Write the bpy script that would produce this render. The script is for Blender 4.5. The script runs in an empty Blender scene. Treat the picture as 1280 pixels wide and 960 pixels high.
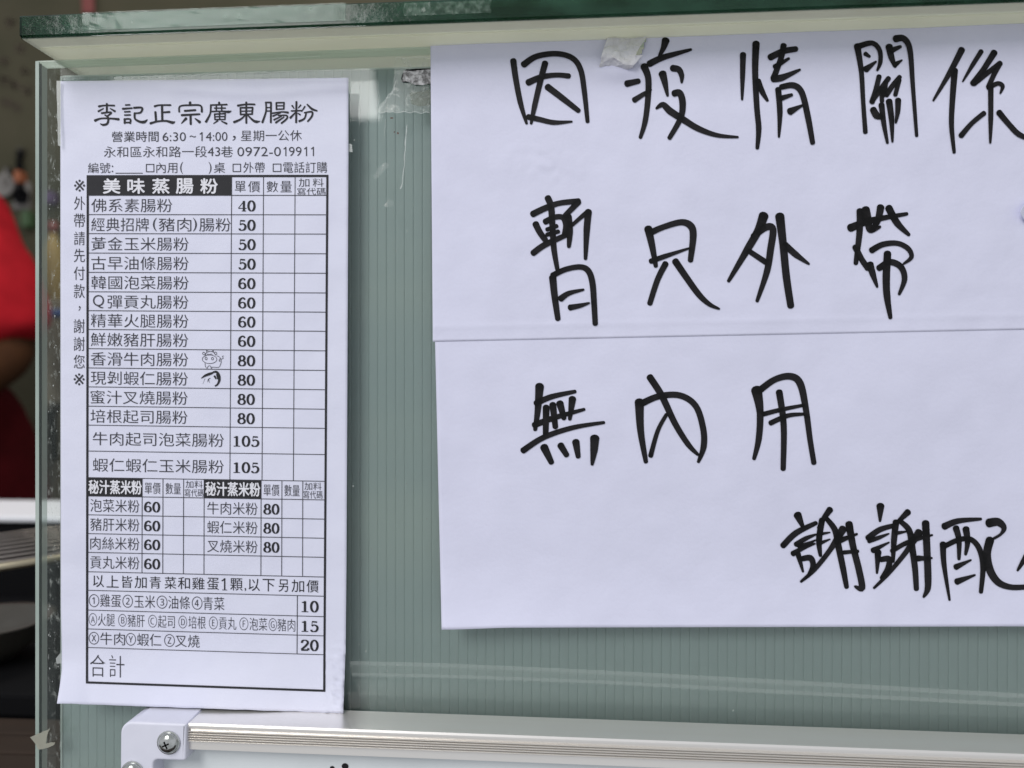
import bpy, bmesh, math, random
from mathutils import Vector, Matrix, noise
random.seed(7)
R = math.radians
SC = bpy.context.scene
COL = SC.collection

# ------------------------------------------------------------------ camera
YAW, DIST, FPX = R(3.4), 0.28, 961.0
cam_d = bpy.data.cameras.new('camera'); cam = bpy.data.objects.new('camera', cam_d); COL.objects.link(cam)
cam.location = (0, -DIST, 0); cam.rotation_euler = (R(90), 0, YAW)
cam_d.sensor_width = 36; cam_d.lens = 36 * FPX / 1280
cam_d.clip_start = 0.01; cam_d.clip_end = 50
cam_d.dof.use_dof = True; cam_d.dof.focus_distance = DIST * 0.995; cam_d.dof.aperture_fstop = 7.5
SC.camera = cam

# ------------------------------------------------------------------ world, lamps, exposure
w = bpy.data.worlds.new('World'); SC.world = w; w.use_nodes = True
bg = w.node_tree.nodes['Background']; bg.inputs[0].default_value = (0.92, 0.95, 1.0, 1); bg.inputs[1].default_value = 0.55
def area(name, loc, target, size, power, col):
    l = bpy.data.lights.new(name, 'AREA'); l.shape = 'SQUARE'; l.size = size; l.energy = power; l.color = col
    o = bpy.data.objects.new(name, l); COL.objects.link(o); o.location = loc
    o.rotation_euler = (Vector(target) - Vector(loc)).to_track_quat('-Z', 'Y').to_euler(); return o
key = area('shopfront_lamp', (-0.95, -1.62, 1.36), (-0.95, 0, 0), 0.80, 34.0, (1.0, 0.985, 0.97))
key.data.shape = 'RECTANGLE'; key.data.size_y = 1.4
area('kitchen_lamp', (-0.45, 0.75, 1.25), (-0.45, 1.05, 0), 0.4, 6.5, (1.0, 0.93, 0.82))
SC.view_settings.view_transform = 'Standard'; SC.view_settings.look = 'None'
SC.view_settings.gamma = 1; SC.view_settings.exposure = 0; SC.view_settings.use_curve_mapping = False
SC.cycles.transparent_max_bounces = 24

# ------------------------------------------------------------------ helpers
CR = Matrix.Rotation(YAW, 3, 'Z') @ Matrix.Rotation(R(90), 3, 'X')
CP = Vector((0, -DIST, 0))
def P(px, py, Y):
    """point of the upright plane y=Y that lies along the sight line of a photograph position"""
    d = CR @ Vector(((px - 640) / FPX, -(py - 480) / FPX, -1))
    return CP + d * ((Y + DIST) / d.y)
def nd(m, t, **k):
    n = m.node_tree.nodes.new(t)
    for a, v in k.items(): setattr(n, a, v)
    return n
def mat(name, col, rough=0.6, metal=0.0, spec=0.5, var=None, vscale=200, bump=0, bscale=800, stretch=None, detail=4):
    m = bpy.data.materials.new(name); m.use_nodes = True
    b = m.node_tree.nodes['Principled BSDF']; L = m.node_tree.links
    b.inputs['Base Color'].default_value = (*col, 1); b.inputs['Roughness'].default_value = rough
    b.inputs['Metallic'].default_value = metal; b.inputs['Specular IOR Level'].default_value = spec
    tc = nd(m, 'ShaderNodeTexCoord'); mp = nd(m, 'ShaderNodeMapping'); L.new(tc.outputs['Object'], mp.inputs[0])
    if stretch: mp.inputs['Scale'].default_value = stretch
    if var:
        n = nd(m, 'ShaderNodeTexNoise'); n.inputs['Scale'].default_value = vscale; n.inputs['Detail'].default_value = detail
        L.new(mp.outputs[0], n.inputs['Vector'])
        r = nd(m, 'ShaderNodeMapRange'); r.inputs[1].default_value = 0.35; r.inputs[2].default_value = 0.65; L.new(n.outputs['Fac'], r.inputs[0])
        x = nd(m, 'ShaderNodeMix', data_type='RGBA'); x.inputs[6].default_value = (*col, 1); x.inputs[7].default_value = (*var, 1)
        L.new(r.outputs[0], x.inputs[0]); L.new(x.outputs[2], b.inputs['Base Color'])
    if bump:
        n = nd(m, 'ShaderNodeTexNoise'); n.inputs['Scale'].default_value = bscale; n.inputs['Detail'].default_value = 5
        L.new(mp.outputs[0], n.inputs['Vector'])
        u = nd(m, 'ShaderNodeBump'); u.inputs['Strength'].default_value = bump; u.inputs['Distance'].default_value = 0.0004
        L.new(n.outputs['Fac'], u.inputs['Height']); L.new(u.outputs[0], b.inputs['Normal'])
    return m
def clear_mat(name, tint, body, bodyfac, rough=0.02, ior=1.5, nscale=None, lo=.5, hi=.6, stretch=None, nmax=1.0):
    """see-through sheet: tinted transparency + a little body colour + mirror-like surface; optional patchy body"""
    m = bpy.data.materials.new(name); m.use_nodes = True; T = m.node_tree; L = T.links; T.nodes.remove(T.nodes['Principled BSDF'])
    out = T.nodes['Material Output']
    t = nd(m, 'ShaderNodeBsdfTransparent'); t.inputs[0].default_value = (*tint, 1)
    d = nd(m, 'ShaderNodeBsdfDiffuse'); d.inputs[0].default_value = (*body, 1)
    g = nd(m, 'ShaderNodeBsdfGlossy'); g.inputs['Roughness'].default_value = rough
    f = nd(m, 'ShaderNodeFresnel'); f.inputs[0].default_value = ior
    x = nd(m, 'ShaderNodeMixShader'); x.inputs[0].default_value = bodyfac; L.new(t.outputs[0], x.inputs[1]); L.new(d.outputs[0], x.inputs[2])
    if nscale:
        tc = nd(m, 'ShaderNodeTexCoord'); mp = nd(m, 'ShaderNodeMapping'); L.new(tc.outputs['Object'], mp.inputs[0])
        if stretch: mp.inputs['Scale'].default_value = stretch
        n = nd(m, 'ShaderNodeTexNoise'); n.inputs['Scale'].default_value = nscale; n.inputs['Detail'].default_value = 6; n.inputs['Roughness'].default_value = .65
        L.new(mp.outputs[0], n.inputs['Vector'])
        r = nd(m, 'ShaderNodeMapRange'); r.inputs[1].default_value = lo; r.inputs[2].default_value = hi
        r.inputs[3].default_value = bodyfac; r.inputs[4].default_value = nmax
        L.new(n.outputs['Fac'], r.inputs[0]); L.new(r.outputs[0], x.inputs[0])
    y = nd(m, 'ShaderNodeMixShader'); L.new(f.outputs[0], y.inputs[0]); L.new(x.outputs[0], y.inputs[1]); L.new(g.outputs[0], y.inputs[2])
    L.new(y.outputs[0], out.inputs['Surface']); return m
def cloudy(name, col, through, see, seecol, rough=.25, gloss=.5, var=None, vscale=60, stretch=None, bump=0, bscale=300):
    """glass seen along its thickness: body colour that also passes light on, partly see-through"""
    m = mat(name, col, rough, spec=gloss, var=var, vscale=vscale, stretch=stretch, detail=7, bump=bump, bscale=bscale); T = m.node_tree; K_ = T.links
    b = T.nodes['Principled BSDF']; t = nd(m, 'ShaderNodeBsdfTranslucent'); t.inputs[0].default_value = (*[min(1, c * 1.25) for c in col], 1)
    a = nd(m, 'ShaderNodeMixShader'); a.inputs[0].default_value = through; K_.new(b.outputs[0], a.inputs[1]); K_.new(t.outputs[0], a.inputs[2])
    r = nd(m, 'ShaderNodeBsdfTransparent'); r.inputs[0].default_value = (*seecol, 1)
    y = nd(m, 'ShaderNodeMixShader'); y.inputs[0].default_value = see; K_.new(a.outputs[0], y.inputs[1]); K_.new(r.outputs[0], y.inputs[2])
    K_.new(y.outputs[0], T.nodes['Material Output'].inputs['Surface']); return m
def obj(name, verts, faces, m, parent=None, smooth=False):
    me = bpy.data.meshes.new(name); me.from_pydata([tuple(v) for v in verts], [], faces); me.update()
    mm = m if isinstance(m, (list, tuple)) else [m]
    for k in mm: me.materials.append(k)
    if smooth: me.polygons.foreach_set('use_smooth', [True] * len(me.polygons))
    o = bpy.data.objects.new(name, me); COL.objects.link(o)
    if parent: o.parent = parent
    return o
def objbm(name, bm, m, parent=None, smooth=False):
    me = bpy.data.meshes.new(name); bm.to_mesh(me); bm.free(); me.materials.append(m)
    if smooth: me.polygons.foreach_set('use_smooth', [True] * len(me.polygons))
    o = bpy.data.objects.new(name, me); COL.objects.link(o)
    if parent: o.parent = parent
    return o
def tag(o, label=None, cat=None, group=None, kind=None):
    if label: o['label'] = label
    if cat: o['category'] = cat
    if group: o['group'] = group
    if kind: o['kind'] = kind
    return o
def empty(name, loc=(0, 0, 0)):
    o = bpy.data.objects.new(name, None); COL.objects.link(o); o.location = loc; o.empty_display_size = .02; return o
def box(bm, lo, hi, M=None, bev=0, seg=2):
    b2 = bmesh.new(); bmesh.ops.create_cube(b2, size=1)
    for v in b2.verts: v.co = Vector([lo[i] + (v.co[i] + .5) * (hi[i] - lo[i]) for i in range(3)])
    if bev: bmesh.ops.bevel(b2, geom=b2.edges[:], offset=bev, segments=seg, affect='EDGES', profile=.5)
    if M: bmesh.ops.transform(b2, matrix=M, verts=b2.verts)
    tmp = bpy.data.meshes.new('t'); b2.to_mesh(tmp); b2.free(); bm.from_mesh(tmp); bpy.data.meshes.remove(tmp)
def lathe(prof, n=24, center=(0, 0, 0)):
    V, F = [], []
    for r, z in prof:
        for k in range(n):
            a = 2 * math.pi * k / n; V.append((center[0] + r * math.cos(a), center[1] + r * math.sin(a), center[2] + z))
    for i in range(len(prof) - 1):
        for k in range(n):
            F.append((i * n + k, i * n + (k + 1) % n, (i + 1) * n + (k + 1) % n, (i + 1) * n + k))
    F.append(tuple(range(n))[::-1]); F.append(tuple((len(prof) - 1) * n + k for k in range(n)))
    return V, F
def fn(x, y, s=1.0, o=0.0): return noise.noise(Vector((x * s, y * s, o)))
def clamp(x, a=0., b=1.): return max(a, min(b, x))
def sstep(a, b, x):
    t = clamp((x - a) / (b - a)); return t * t * (3 - 2 * t)

# ------------------------------------------------------------------ flat ink: shapes drawn in photograph positions, laid on a sheet
class Ink:
    def __init__(s): s.V, s.F, s.T = [], [], []
    def add(s, pts, faces, lift=0.0, ts=None):
        s.T += ts or [0.0] * len(pts)
        b = len(s.V); s.V += [(x, y, lift) for x, y in pts]; s.F += [tuple(b + i for i in f) for f in faces]
    def brush(s, pts, ws, lift=0.0, sub=5, smooth=True, cap=True):
        """ribbon through pts with widths ws"""
        n = len(pts)
        if not isinstance(ws, (list, tuple)): ws = [ws] * n
        if len(ws) == 2 and n > 2: ws = [ws[0] + (ws[1] - ws[0]) * (i / (n - 1)) ** 1.6 for i in range(n)]
        C = []
        if smooth and n > 2:
            for i in range(n - 1):
                p0, p1, p2, p3 = pts[max(i - 1, 0)], pts[i], pts[i + 1], pts[min(i + 2, n - 1)]
                for k in range(sub):
                    t = k / sub
                    q = [.5 * (2 * p1[a] + (p2[a] - p0[a]) * t + (2 * p0[a] - 5 * p1[a] + 4 * p2[a] - p3[a]) * t * t + (3 * p1[a] - p0[a] - 3 * p2[a] + p3[a]) * t ** 3) for a in (0, 1)]
                    C.append((q[0], q[1], ws[i] + (ws[i + 1] - ws[i]) * t))
            C.append((*pts[-1], ws[-1]))
        else: 
            for i in range(n - 1):
                for k in range(3):
                    t = k / 3; C.append((pts[i][0] + (pts[i + 1][0] - pts[i][0]) * t, pts[i][1] + (pts[i + 1][1] - pts[i][1]) * t, ws[i] + (ws[i + 1] - ws[i]) * t))
            C.append((*pts[-1], ws[-1]))
        V, F = [], []; m = len(C)
        def nrm(i):
            a, b = C[max(i - 1, 0)], C[min(i + 1, m - 1)]; dx, dy = b[0] - a[0], b[1] - a[1]; l = math.hypot(dx, dy) or 1
            return -dy / l, dx / l
        for i, (x, y, ww) in enumerate(C):
            nx, ny = nrm(i); V += [(x + nx * ww / 2, y + ny * ww / 2), (x - nx * ww / 2, y - ny * ww / 2)]
            if i: F.append((2 * i - 2, 2 * i - 1, 2 * i + 1, 2 * i))
        if cap:
            for i, sg in ((0, -1), (m - 1, 1)):
                x, y, ww = C[i]; nx, ny = nrm(i); tx, ty = ny * sg, -nx * sg
                b = len(V); 
                for k in range(7):
                    a = math.pi * k / 6
                    V.append((x + (nx * math.cos(a) + tx * math.sin(a) * .8) * ww / 2, y + (ny * math.cos(a) + ty * math.sin(a) * .8) * ww / 2))
                F.append(tuple(range(b, b + 7)))
        ts = [j / (m - 1) for j in range(m) for _ in (0, 1)] + ([0.0] * 7 + [1.0] * 7 if cap else [])
        s.add(V, F, lift, ts)
    def line(s, a, b, wd, step=9.0):
        n = max(1, int(math.hypot(b[0] - a[0], b[1] - a[1]) / step))
        dx, dy = b[0] - a[0], b[1] - a[1]; l = math.hypot(dx, dy); nx, ny = -dy / l * wd / 2, dx / l * wd / 2
        V, F = [], []
        for i in range(n + 1):
            t = i / n; x, y = a[0] + dx * t, a[1] + dy * t; V += [(x + nx, y + ny), (x - nx, y - ny)]
            if i: F.append((2 * i - 2, 2 * i - 1, 2 * i + 1, 2 * i))
        s.add(V, F)
    def build(s, name, m, parent, depth, warp=None, off=0.00016):
        V = []
        for x, y, l in s.V:
            if warp: x, y = warp(x, y)
            V.append(P(x, y, depth(x, y) - off - l))
        return obj(name, V, s.F, m, parent)
_fc = {}
def glyphs(txt, off=0.0, spacing=1.0):
    k = (txt, off, spacing)
    if k not in _fc:
        c = bpy.data.curves.new('t', 'FONT'); c.body = txt; c.size = 1; c.offset = off; c.resolution_u = 3; c.space_character = spacing
        o = bpy.data.objects.new('t', c); COL.objects.link(o)
        dg = bpy.context.evaluated_depsgraph_get(); dg.update()
        me = o.evaluated_get(dg).to_mesh()
        V = [(v.co.x, v.co.y) for v in me.vertices]; F = [tuple(p.vertices) for p in me.polygons]
        bpy.data.objects.remove(o); bpy.data.curves.remove(c)
        _fc[k] = (V, F)
    return _fc[k]
def garea(V, F):
    t = 0
    for f in F:
        a = 0
        for i in range(len(f)):
            x1, y1 = V[f[i]]; x2, y2 = V[f[(i + 1) % len(f)]]; a += x1 * y2 - x2 * y1
        t += abs(a) / 2
    return t
_ok = {}
def good(ch, off):
    """the font filler sometimes drops strokes when an outline is thinned: compare with the plain glyph"""
    if ch in ' 1' or not off: return True
    if (ch, off) not in _ok:
        a0, a1 = garea(*glyphs(ch, 0.0)), garea(*glyphs(ch, off)); _ok[(ch, off)] = abs(a1 / a0 - (1 + 22 * off)) < .14
    return _ok[(ch, off)]
def text(ink, txt, x0, x1, y0, y1, off=-0.006, lift=0.0):
    if off > 0:      # bold: plain glyphs laid several times, slightly shifted
        for dx, dy in ((-off, 0), (off, 0), (0, off), (0, -off)): text(ink, txt, x0 + dx * (y1 - y0), x1 + dx * (y1 - y0), y0 + dy * (y1 - y0), y1 + dy * (y1 - y0), 0.0, lift)
        return
    for o in (off, off + .001, off - .001, off + .002, off + .003, off - .002, off + .004, 0.0):
        if o <= 0 and all(good(c, o) for c in txt): off = o; break
    V, F = glyphs(txt, off)
    ax, bx = min(v[0] for v in V), max(v[0] for v in V); ay, by = min(v[1] for v in V), max(v[1] for v in V)
    ink.add([(x0 + (x - ax) / (bx - ax) * (x1 - x0), y1 - (y - ay) / (by - ay) * (y1 - y0)) for x, y in V], F, lift)
def one(ink, x, y0, y1, wd): ink.brush([(x, y0), (x, y1)], wd, cap=False); ink.brush([(x, y0 + wd * .3), (x - (y1 - y0) * .14, y0 + (y1 - y0) * .17), (x - (y1 - y0) * .26, y0 + (y1 - y0) * .24)], wd * .85, cap=False, sub=3)
DIG = {
 '0': [[(.28 + .19 * math.sin(a * math.pi / 8), .5 + .465 * math.cos(a * math.pi / 8)) for a in range(17)]],
 '8': [[(.28 + .15 * math.sin(a * math.pi / 6), .745 + .22 * math.cos(a * math.pi / 6)) for a in range(13)], [(.28 + .195 * math.sin(a * math.pi / 6), .27 + .24 * math.cos(a * math.pi / 6)) for a in range(13)]],
 '6': [[(.45, .82), (.38, .94), (.28, .96), (.15, .8), (.1, .5), (.12, .2), (.28, .035), (.44, .14), (.465, .3), (.42, .48), (.29, .57), (.16, .48)]],
 '5': [[(.15, .93), (.44, .9)], [(.15, .95), (.13, .55)], [(.13, .53), (.2, .61), (.33, .62), (.45, .48), (.46, .28), (.38, .09), (.24, .03), (.12, .08), (.1, .2)]],
 '4': [[(.37, .97), (.37, .03)], [(.37, .95), (.2, .62), (.03, .3)], [(.02, .28), (.53, .28)], [(.24, .03), (.5, .03)]],
 '1': [[(.28, .97), (.28, .03)], [(.28, .94), (.2, .86), (.1, .86)], [(.08, .03), (.48, .03)]],
 '2': [[(.1, .7), (.13, .88), (.28, .96), (.43, .85), (.44, .66), (.28, .38), (.06, .1)], [(.06, .06), (.47, .07)], [(.46, .08), (.5, .24)]],
}
def digits(ink, s, x0, x1, y0, y1):
    n = len(s); cw = (x1 - x0) / n; h = y1 - y0
    for i, ch in enumerate(s):
        for st in DIG[ch]:
            pts = [(x0 + cw * i + p[0] / .56 * cw, y1 - p[1] * h) for p in st]; ws = []
            for j in range(len(pts)):
                a, b = st[max(j - 1, 0)], st[min(j + 1, len(st) - 1)]
                dx, dy = abs(b[0] - a[0]), abs(b[1] - a[1]); f = dy / (math.hypot(dx, dy) or 1)
                ws.append(h * (.07 + .145 * f ** 1.5))
            if ch == '4' and st[0] == (.37, .95): ws = [h * .06] * len(ws)
            if ch == '5' and st[0] == (.15, .93): ws = [h * .13] * len(ws)
            if ch == '5' and st[0] == (.15, .95): ws = [h * .05] * len(ws)
            if ch == '2' and len(st) == 2 and st[0] == (.06, .06): ws = [h * .14] * 2
            ink.brush(pts, ws, sub=3, cap=False)

# ------------------------------------------------------------------ materials
M = {}
M['paper'] = mat('paper', (.735, .745, .88), .85, var=(.715, .725, .865), vscale=60, bump=.16, bscale=900, spec=.25)
M['paper2'] = mat('notice_paper', (.715, .72, .88), .85, var=(.69, .695, .85), vscale=45, bump=.2, bscale=700, spec=.25)
M['torn'] = mat('torn_paper', (.74, .74, .79), .9, var=(.64, .635, .66), vscale=160, bump=.2, bscale=600, spec=.2)
M['print'] = mat('printer_ink', (.022, .022, .026), .7, spec=.3)
M['thin'] = mat('fine_print_ink', (.05, .05, .06), .7, spec=.3)
M['marker'] = mat('marker_ink', (.008, .008, .009), .55, spec=.16)
def marker_nodes(m):
    T = m.node_tree; b = T.nodes['Principled BSDF']; a = nd(m, 'ShaderNodeAttribute', attribute_name='ink_density')
    tc = nd(m, 'ShaderNodeTexCoord'); n = nd(m, 'ShaderNodeTexNoise'); n.inputs['Scale'].default_value = 1500; n.inputs['Detail'].default_value = 3; T.links.new(tc.outputs['Object'], n.inputs['Vector'])
    q = nd(m, 'ShaderNodeMath', operation='MULTIPLY_ADD'); T.links.new(n.outputs['Fac'], q.inputs[0]); q.inputs[1].default_value = .9; T.links.new(a.outputs['Fac'], q.inputs[2])
    p = nd(m, 'ShaderNodeMath', operation='SUBTRACT', use_clamp=True); T.links.new(q.outputs[0], p.inputs[0]); p.inputs[1].default_value = .42
    x = nd(m, 'ShaderNodeMix', data_type='RGBA'); x.inputs[6].default_value = (.015, .014, .016, 1); x.inputs[7].default_value = (.004, .004, .0045, 1)
    T.links.new(p.outputs[0], x.inputs[0]); T.links.new(x.outputs[2], b.inputs['Base Color'])
marker_nodes(M['marker'])
M['white_print'] = mat('reversed_lettering', (.78, .78, .84), .85, spec=.2)
M['glass'] = clear_mat('pane_glass', (.965, .985, .975), (.5, .6, .55), .012, ior=1.38)
M['glass_edge'] = mat('ground_glass_edge', (.42, .49, .45), .28, var=(.28, .35, .31), vscale=90, stretch=(1, 1, .25), spec=.6)
M['side_mirror'] = cloudy('polished_side', (.40, .46, .42), .5, .45, (.8, .9, .85), rough=.08, var=(.2, .25, .23), vscale=45, stretch=(1, 1, .3))

M['shelf_body'] = cloudy('shelf_glass_body', (.95, .92, .72), .55, .40, (.93, .97, .92))  # cream colour painted in for light diffused inside the clear glass
M['reflection'] = cloudy('beige_reflection', (.95, .92, .72), .5, .35, (.95, .97, .93), rough=.5)  # beige painted in for light reflected inside the shelf glass
M['green_edge'] = cloudy('green_glass_edge', (.003, .014, .008), .12, .24, (.16, .42, .28), rough=.13, gloss=.36, var=(.022, .065, .044), vscale=75, stretch=(.8, 1, 1.3), bump=.35, bscale=260)
M['sheet'] = mat('twin_wall_sheet', (.415, .485, .462), .45, var=(.35, .43, .435), vscale=14, spec=.45)
M['sheet_edge'] = mat('sheet_cut_edge', (.62, .68, .64), .5)
M['tape'] = clear_mat('clear_tape', (.98, .985, .98), (.62, .68, .64), .06, rough=.3, ior=1.2)
M['tape_white'] = clear_mat('tape_edge', (.95, .96, .95), (.8, .84, .82), .42, rough=.2)
M['tape_soft'] = clear_mat('tape_bubble', (.985, .99, .985), (.8, .84, .82), .065, rough=.3)
M['residue'] = clear_mat('tape_residue', (.96, .97, .965), (.62, .66, .62), .04, rough=.25, nscale=260, lo=.52, hi=.72, nmax=.75)
M['scratch'] = clear_mat('glass_grime', (.99, .995, .99), (.62, .66, .62), .0, rough=.3, ior=1.03, nscale=420, lo=.55, hi=.76, stretch=(1.4, 1, .5), nmax=.45)
M['yellow_tape'] = clear_mat('aged_tape', (.85, .85, .78), (.55, .54, .45), .48, rough=.3)
M['alu'] = mat('brushed_aluminium', (.93, .915, .89), .30, metal=.7, var=(.84, .80, .75), vscale=30, stretch=(.05, 1, 3))  # warm tint painted in for the street reflected in the metal
M['plastic'] = mat('white_plastic', (.74, .745, .85), .42, var=(.715, .72, .825), vscale=120, bump=.06, bscale=400, spec=.4)
M['steel'] = mat('screw_steel', (.68, .69, .68), .2, metal=1, var=(.42, .44, .42), vscale=500)
M['board'] = mat('whiteboard_enamel', (.80, .84, .86), .12, var=(.685, .73, .75), vscale=20, spec=.5)
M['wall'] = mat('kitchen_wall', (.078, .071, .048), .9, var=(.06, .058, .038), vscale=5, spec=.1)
M['wall_ink'] = mat('wall_lettering', (.06, .045, .03), .8)
M['red'] = mat('red_shirt', (.40, .012, .020), .9, var=(.30, .009, .015), vscale=20, spec=.08)
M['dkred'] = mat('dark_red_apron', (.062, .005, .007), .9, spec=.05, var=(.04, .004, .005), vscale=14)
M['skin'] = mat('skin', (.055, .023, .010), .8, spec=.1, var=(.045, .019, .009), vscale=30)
M['black'] = mat('black_enamel', (.006, .006, .007), .9, spec=.08)
M['brown'] = mat('dark_wood', (.04, .028, .022), .8, spec=.1, var=(.035, .026, .021), vscale=18, stretch=(.3, 4, 4))
M['chrome'] = mat('rack_steel', (.30, .27, .25), .3, metal=1)
M['rail'] = mat('rack_rail_brass', (.42, .37, .27), .35, metal=1)
M['greyst'] = mat('dull_steel', (.055, .05, .042), .5, var=(.04, .036, .03), vscale=12)
M['white'] = mat('white_melamine', (.80, .81, .86), .5)
def flat(n, c, r=.6): return mat(n, c, r, var=tuple(x * .8 for x in c), vscale=12)
M['orange'] = flat('orange_plastic', (.38, .12, .05)); M['green'] = flat('green_plastic', (.06, .12, .05)); M['blue'] = flat('blue_plastic', (.09, .17, .45), .35)
M['purple'] = flat('purple_plastic', (.12, .07, .17)); M['mustard'] = flat('mustard_plastic', (.32, .22, .07)); M['beige'] = flat('beige_card', (.30, .265, .20))
M['grey'] = flat('grey_plastic', (.22, .21, .20)); M['redp'] = flat('red_plastic', (.20, .045, .04)); M['hair'] = flat('black_hair', (.012, .01, .009))
M['silver'] = clear_mat('torn_foil', (.3, .3, .3), (.62, .62, .64), .10, rough=.3, nscale=520, lo=.42, hi=.66, nmax=.97)

# ================================================================== the setting: kitchen wall behind
wy = 1.60
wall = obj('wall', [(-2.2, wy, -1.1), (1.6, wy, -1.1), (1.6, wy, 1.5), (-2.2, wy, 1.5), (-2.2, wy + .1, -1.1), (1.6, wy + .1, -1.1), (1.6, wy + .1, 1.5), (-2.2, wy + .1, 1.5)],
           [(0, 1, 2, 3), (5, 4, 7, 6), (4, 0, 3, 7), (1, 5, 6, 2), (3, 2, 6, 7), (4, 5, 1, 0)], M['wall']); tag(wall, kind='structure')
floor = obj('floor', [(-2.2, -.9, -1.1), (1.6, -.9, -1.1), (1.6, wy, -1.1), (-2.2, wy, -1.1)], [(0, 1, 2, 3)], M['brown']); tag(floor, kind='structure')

# ================================================================== front glass pane
G = .006
A0, A1 = P(45.5, 76, 0), P(535, 58, 0)
ux = (A1 - A0).normalized(); 
zt = lambda x: A0.z + (x - A0.x) * ux.z / ux.x
XL, XR, ZB = A0.x, .62, -.36
def slabverts(x0, x1, z0f, z1f, y0, y1):
    return [(x0, y0, z0f(x0)), (x1, y0, z0f(x1)), (x1, y0, z1f(x1)), (x0, y0, z1f(x0)), (x0, y1, z0f(x0)), (x1, y1, z0f(x1)), (x1, y1, z1f(x1)), (x0, y1, z1f(x0))]
BF = [(0, 1, 2, 3), (5, 4, 7, 6), (4, 0, 3, 7), (1, 5, 6, 2), (3, 2, 6, 7), (4, 5, 1, 0)]
pane = empty('glass_screen', (XL, 0, ZB)); 
def child(o, p):
    o.parent = p; o.matrix_parent_inverse = Matrix.Translation(-p.location); return o
def pobj(name, V, F, m, p, smooth=False): return child(obj(name, V, F, m, None, smooth), p)
pobj('glass_sheet', slabverts(XL, XR, lambda x: ZB, zt, 0, G), [BF[0], BF[1]], M['glass'], pane)
pobj('side_edge', slabverts(XL, XL + .0002, lambda x: ZB, zt, .0001, G - .0001), [BF[3]], M['side_mirror'], pane)
pobj('edge_bevel', slabverts(XL - .0003, XL + .0011, lambda x: ZB, lambda x: zt(x) - .0002, -.00015, .0004), BF, M['glass_edge'], pane)
pobj('edge_line', slabverts(XL + .0012, XL + .0017, lambda x: ZB, lambda x: zt(x) - .001, .0004, .0006), BF, mat('dark_edge_line', (.02, .03, .026), .3), pane)
pobj('top_edge', slabverts(XL + .0004, XR, lambda x: zt(x) - .0006, lambda x: zt(x) - .0001, -.0001, G - .0002), BF, cloudy('top_arris', (.75, .80, .74), .5, .3, (.9, .95, .92)), pane)
tag(pane, 'clear upright glass screen with papers stuck on its front, ground left edge', 'glass pane')

# ------------------------------------------------------------------ glass shelf on top of the pane
B0, B1 = P(31, 47.5, -.018), P(1280, 2, -.018)
sl = (B1.z - B0.z) / (B1.x - B0.x)
zb = lambda x: zt(x) + .0004
T0, T1 = P(25, 19, -.018), P(560, 1, -.018)
zf0 = lambda x: B0.z + (x - B0.x) * sl
thick = T0.z - zf0(T0.x)
shelf = empty('glass_shelf', (B0.x, -.018, B0.z))
SX0, SX1 = P(26, 34, -.018).x, .62
V = []
for y, f in ((-.0175, zf0), (.10, lambda x: zt(x) + .0004)):
    for x in (SX0, SX1): V += [(x, y, f(x)), (x, y, f(x) + thick - .0003)]
pobj('shelf_plate', V, [(0, 2, 3, 1), (4, 5, 7, 6), (0, 4, 6, 2), (1, 3, 7, 5), (0, 1, 5, 4), (2, 6, 7, 3)], [M['shelf_body'], M['glass']], shelf)
for p_ in shelf.children[0].data.polygons: p_.material_index = 0 if p_.index == 2 else 1
# front edge: a polished strip with small arrises
prof = [(-.0170, -.0000), (-.0178, .0006), (-.0182, .0009), (-.0182, thick - .0007), (-.0178, thick - .0002), (-.0170, thick + .0001)]
V, F = [], []; n = 60
for i in range(n + 1):
    x = SX0 + (SX1 - SX0) * i / n
    if i == 0: x = SX0 - .0003
    for y, z in prof: V.append((x, y, zf0(x) + z))
k = len(prof)
for i in range(n):
    for j in range(k - 1): F.append((i * k + j, (i + 1) * k + j, (i + 1) * k + j + 1, i * k + j + 1))
F.append(tuple(range(k)))
fe = pobj('front_edge', V, F, M['green_edge'], shelf)
tag(shelf, 'horizontal glass shelf with a green edge lying over the pane', 'glass shelf')
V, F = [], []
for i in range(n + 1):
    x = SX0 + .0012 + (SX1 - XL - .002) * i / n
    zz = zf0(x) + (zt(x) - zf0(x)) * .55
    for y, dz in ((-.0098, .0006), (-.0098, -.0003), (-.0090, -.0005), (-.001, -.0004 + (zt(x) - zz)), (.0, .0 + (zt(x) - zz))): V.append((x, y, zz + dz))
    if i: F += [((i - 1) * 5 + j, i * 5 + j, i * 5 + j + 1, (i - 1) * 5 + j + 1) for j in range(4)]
reflection = obj('reflection_strip', V, F, M['reflection']); tag(reflection, 'beige strip added for reflected light between the glass shelf and the upright pane', 'reflection strip')  # added strip, its beige imitates light reflected under the shelf

# long painted lamp reflection and short clear tape scrap on the green edge
def strip_on_edge(xa, xb, ya, yb, label, m):
    V, F = [], []; nx, nz = 40, 6
    for i in range(nx + 1):
        for j in range(nz + 1):
            px = xa + (xb - xa) * i / nx + (2.5 * fn(j * .7, xa, 1.3) if i in (0, nx) else 0)
            py = ya + (yb - ya) * j / nz - (px - xa) * .038
            q = P(px, py, -.01845 - .00012 * fn(px, py, .12)); V.append(q)
    for i in range(nx):
        for j in range(nz):
            a = i * (nz + 1) + j; F.append((a, a + nz + 1, a + nz + 2, a + 1))
    o = obj('clear_tape', V, F, m); tag(o, label, 'tape'); return o
M['edge_tape_glint'] = clear_mat('frosty_tape_glint', (.8, .9, .86), (.30, .40, .33), .08, rough=.12, ior=1.25, nscale=420, lo=.45, hi=.75, nmax=.6)  # pale body imitates the lamp's reflection on the long piece
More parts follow.
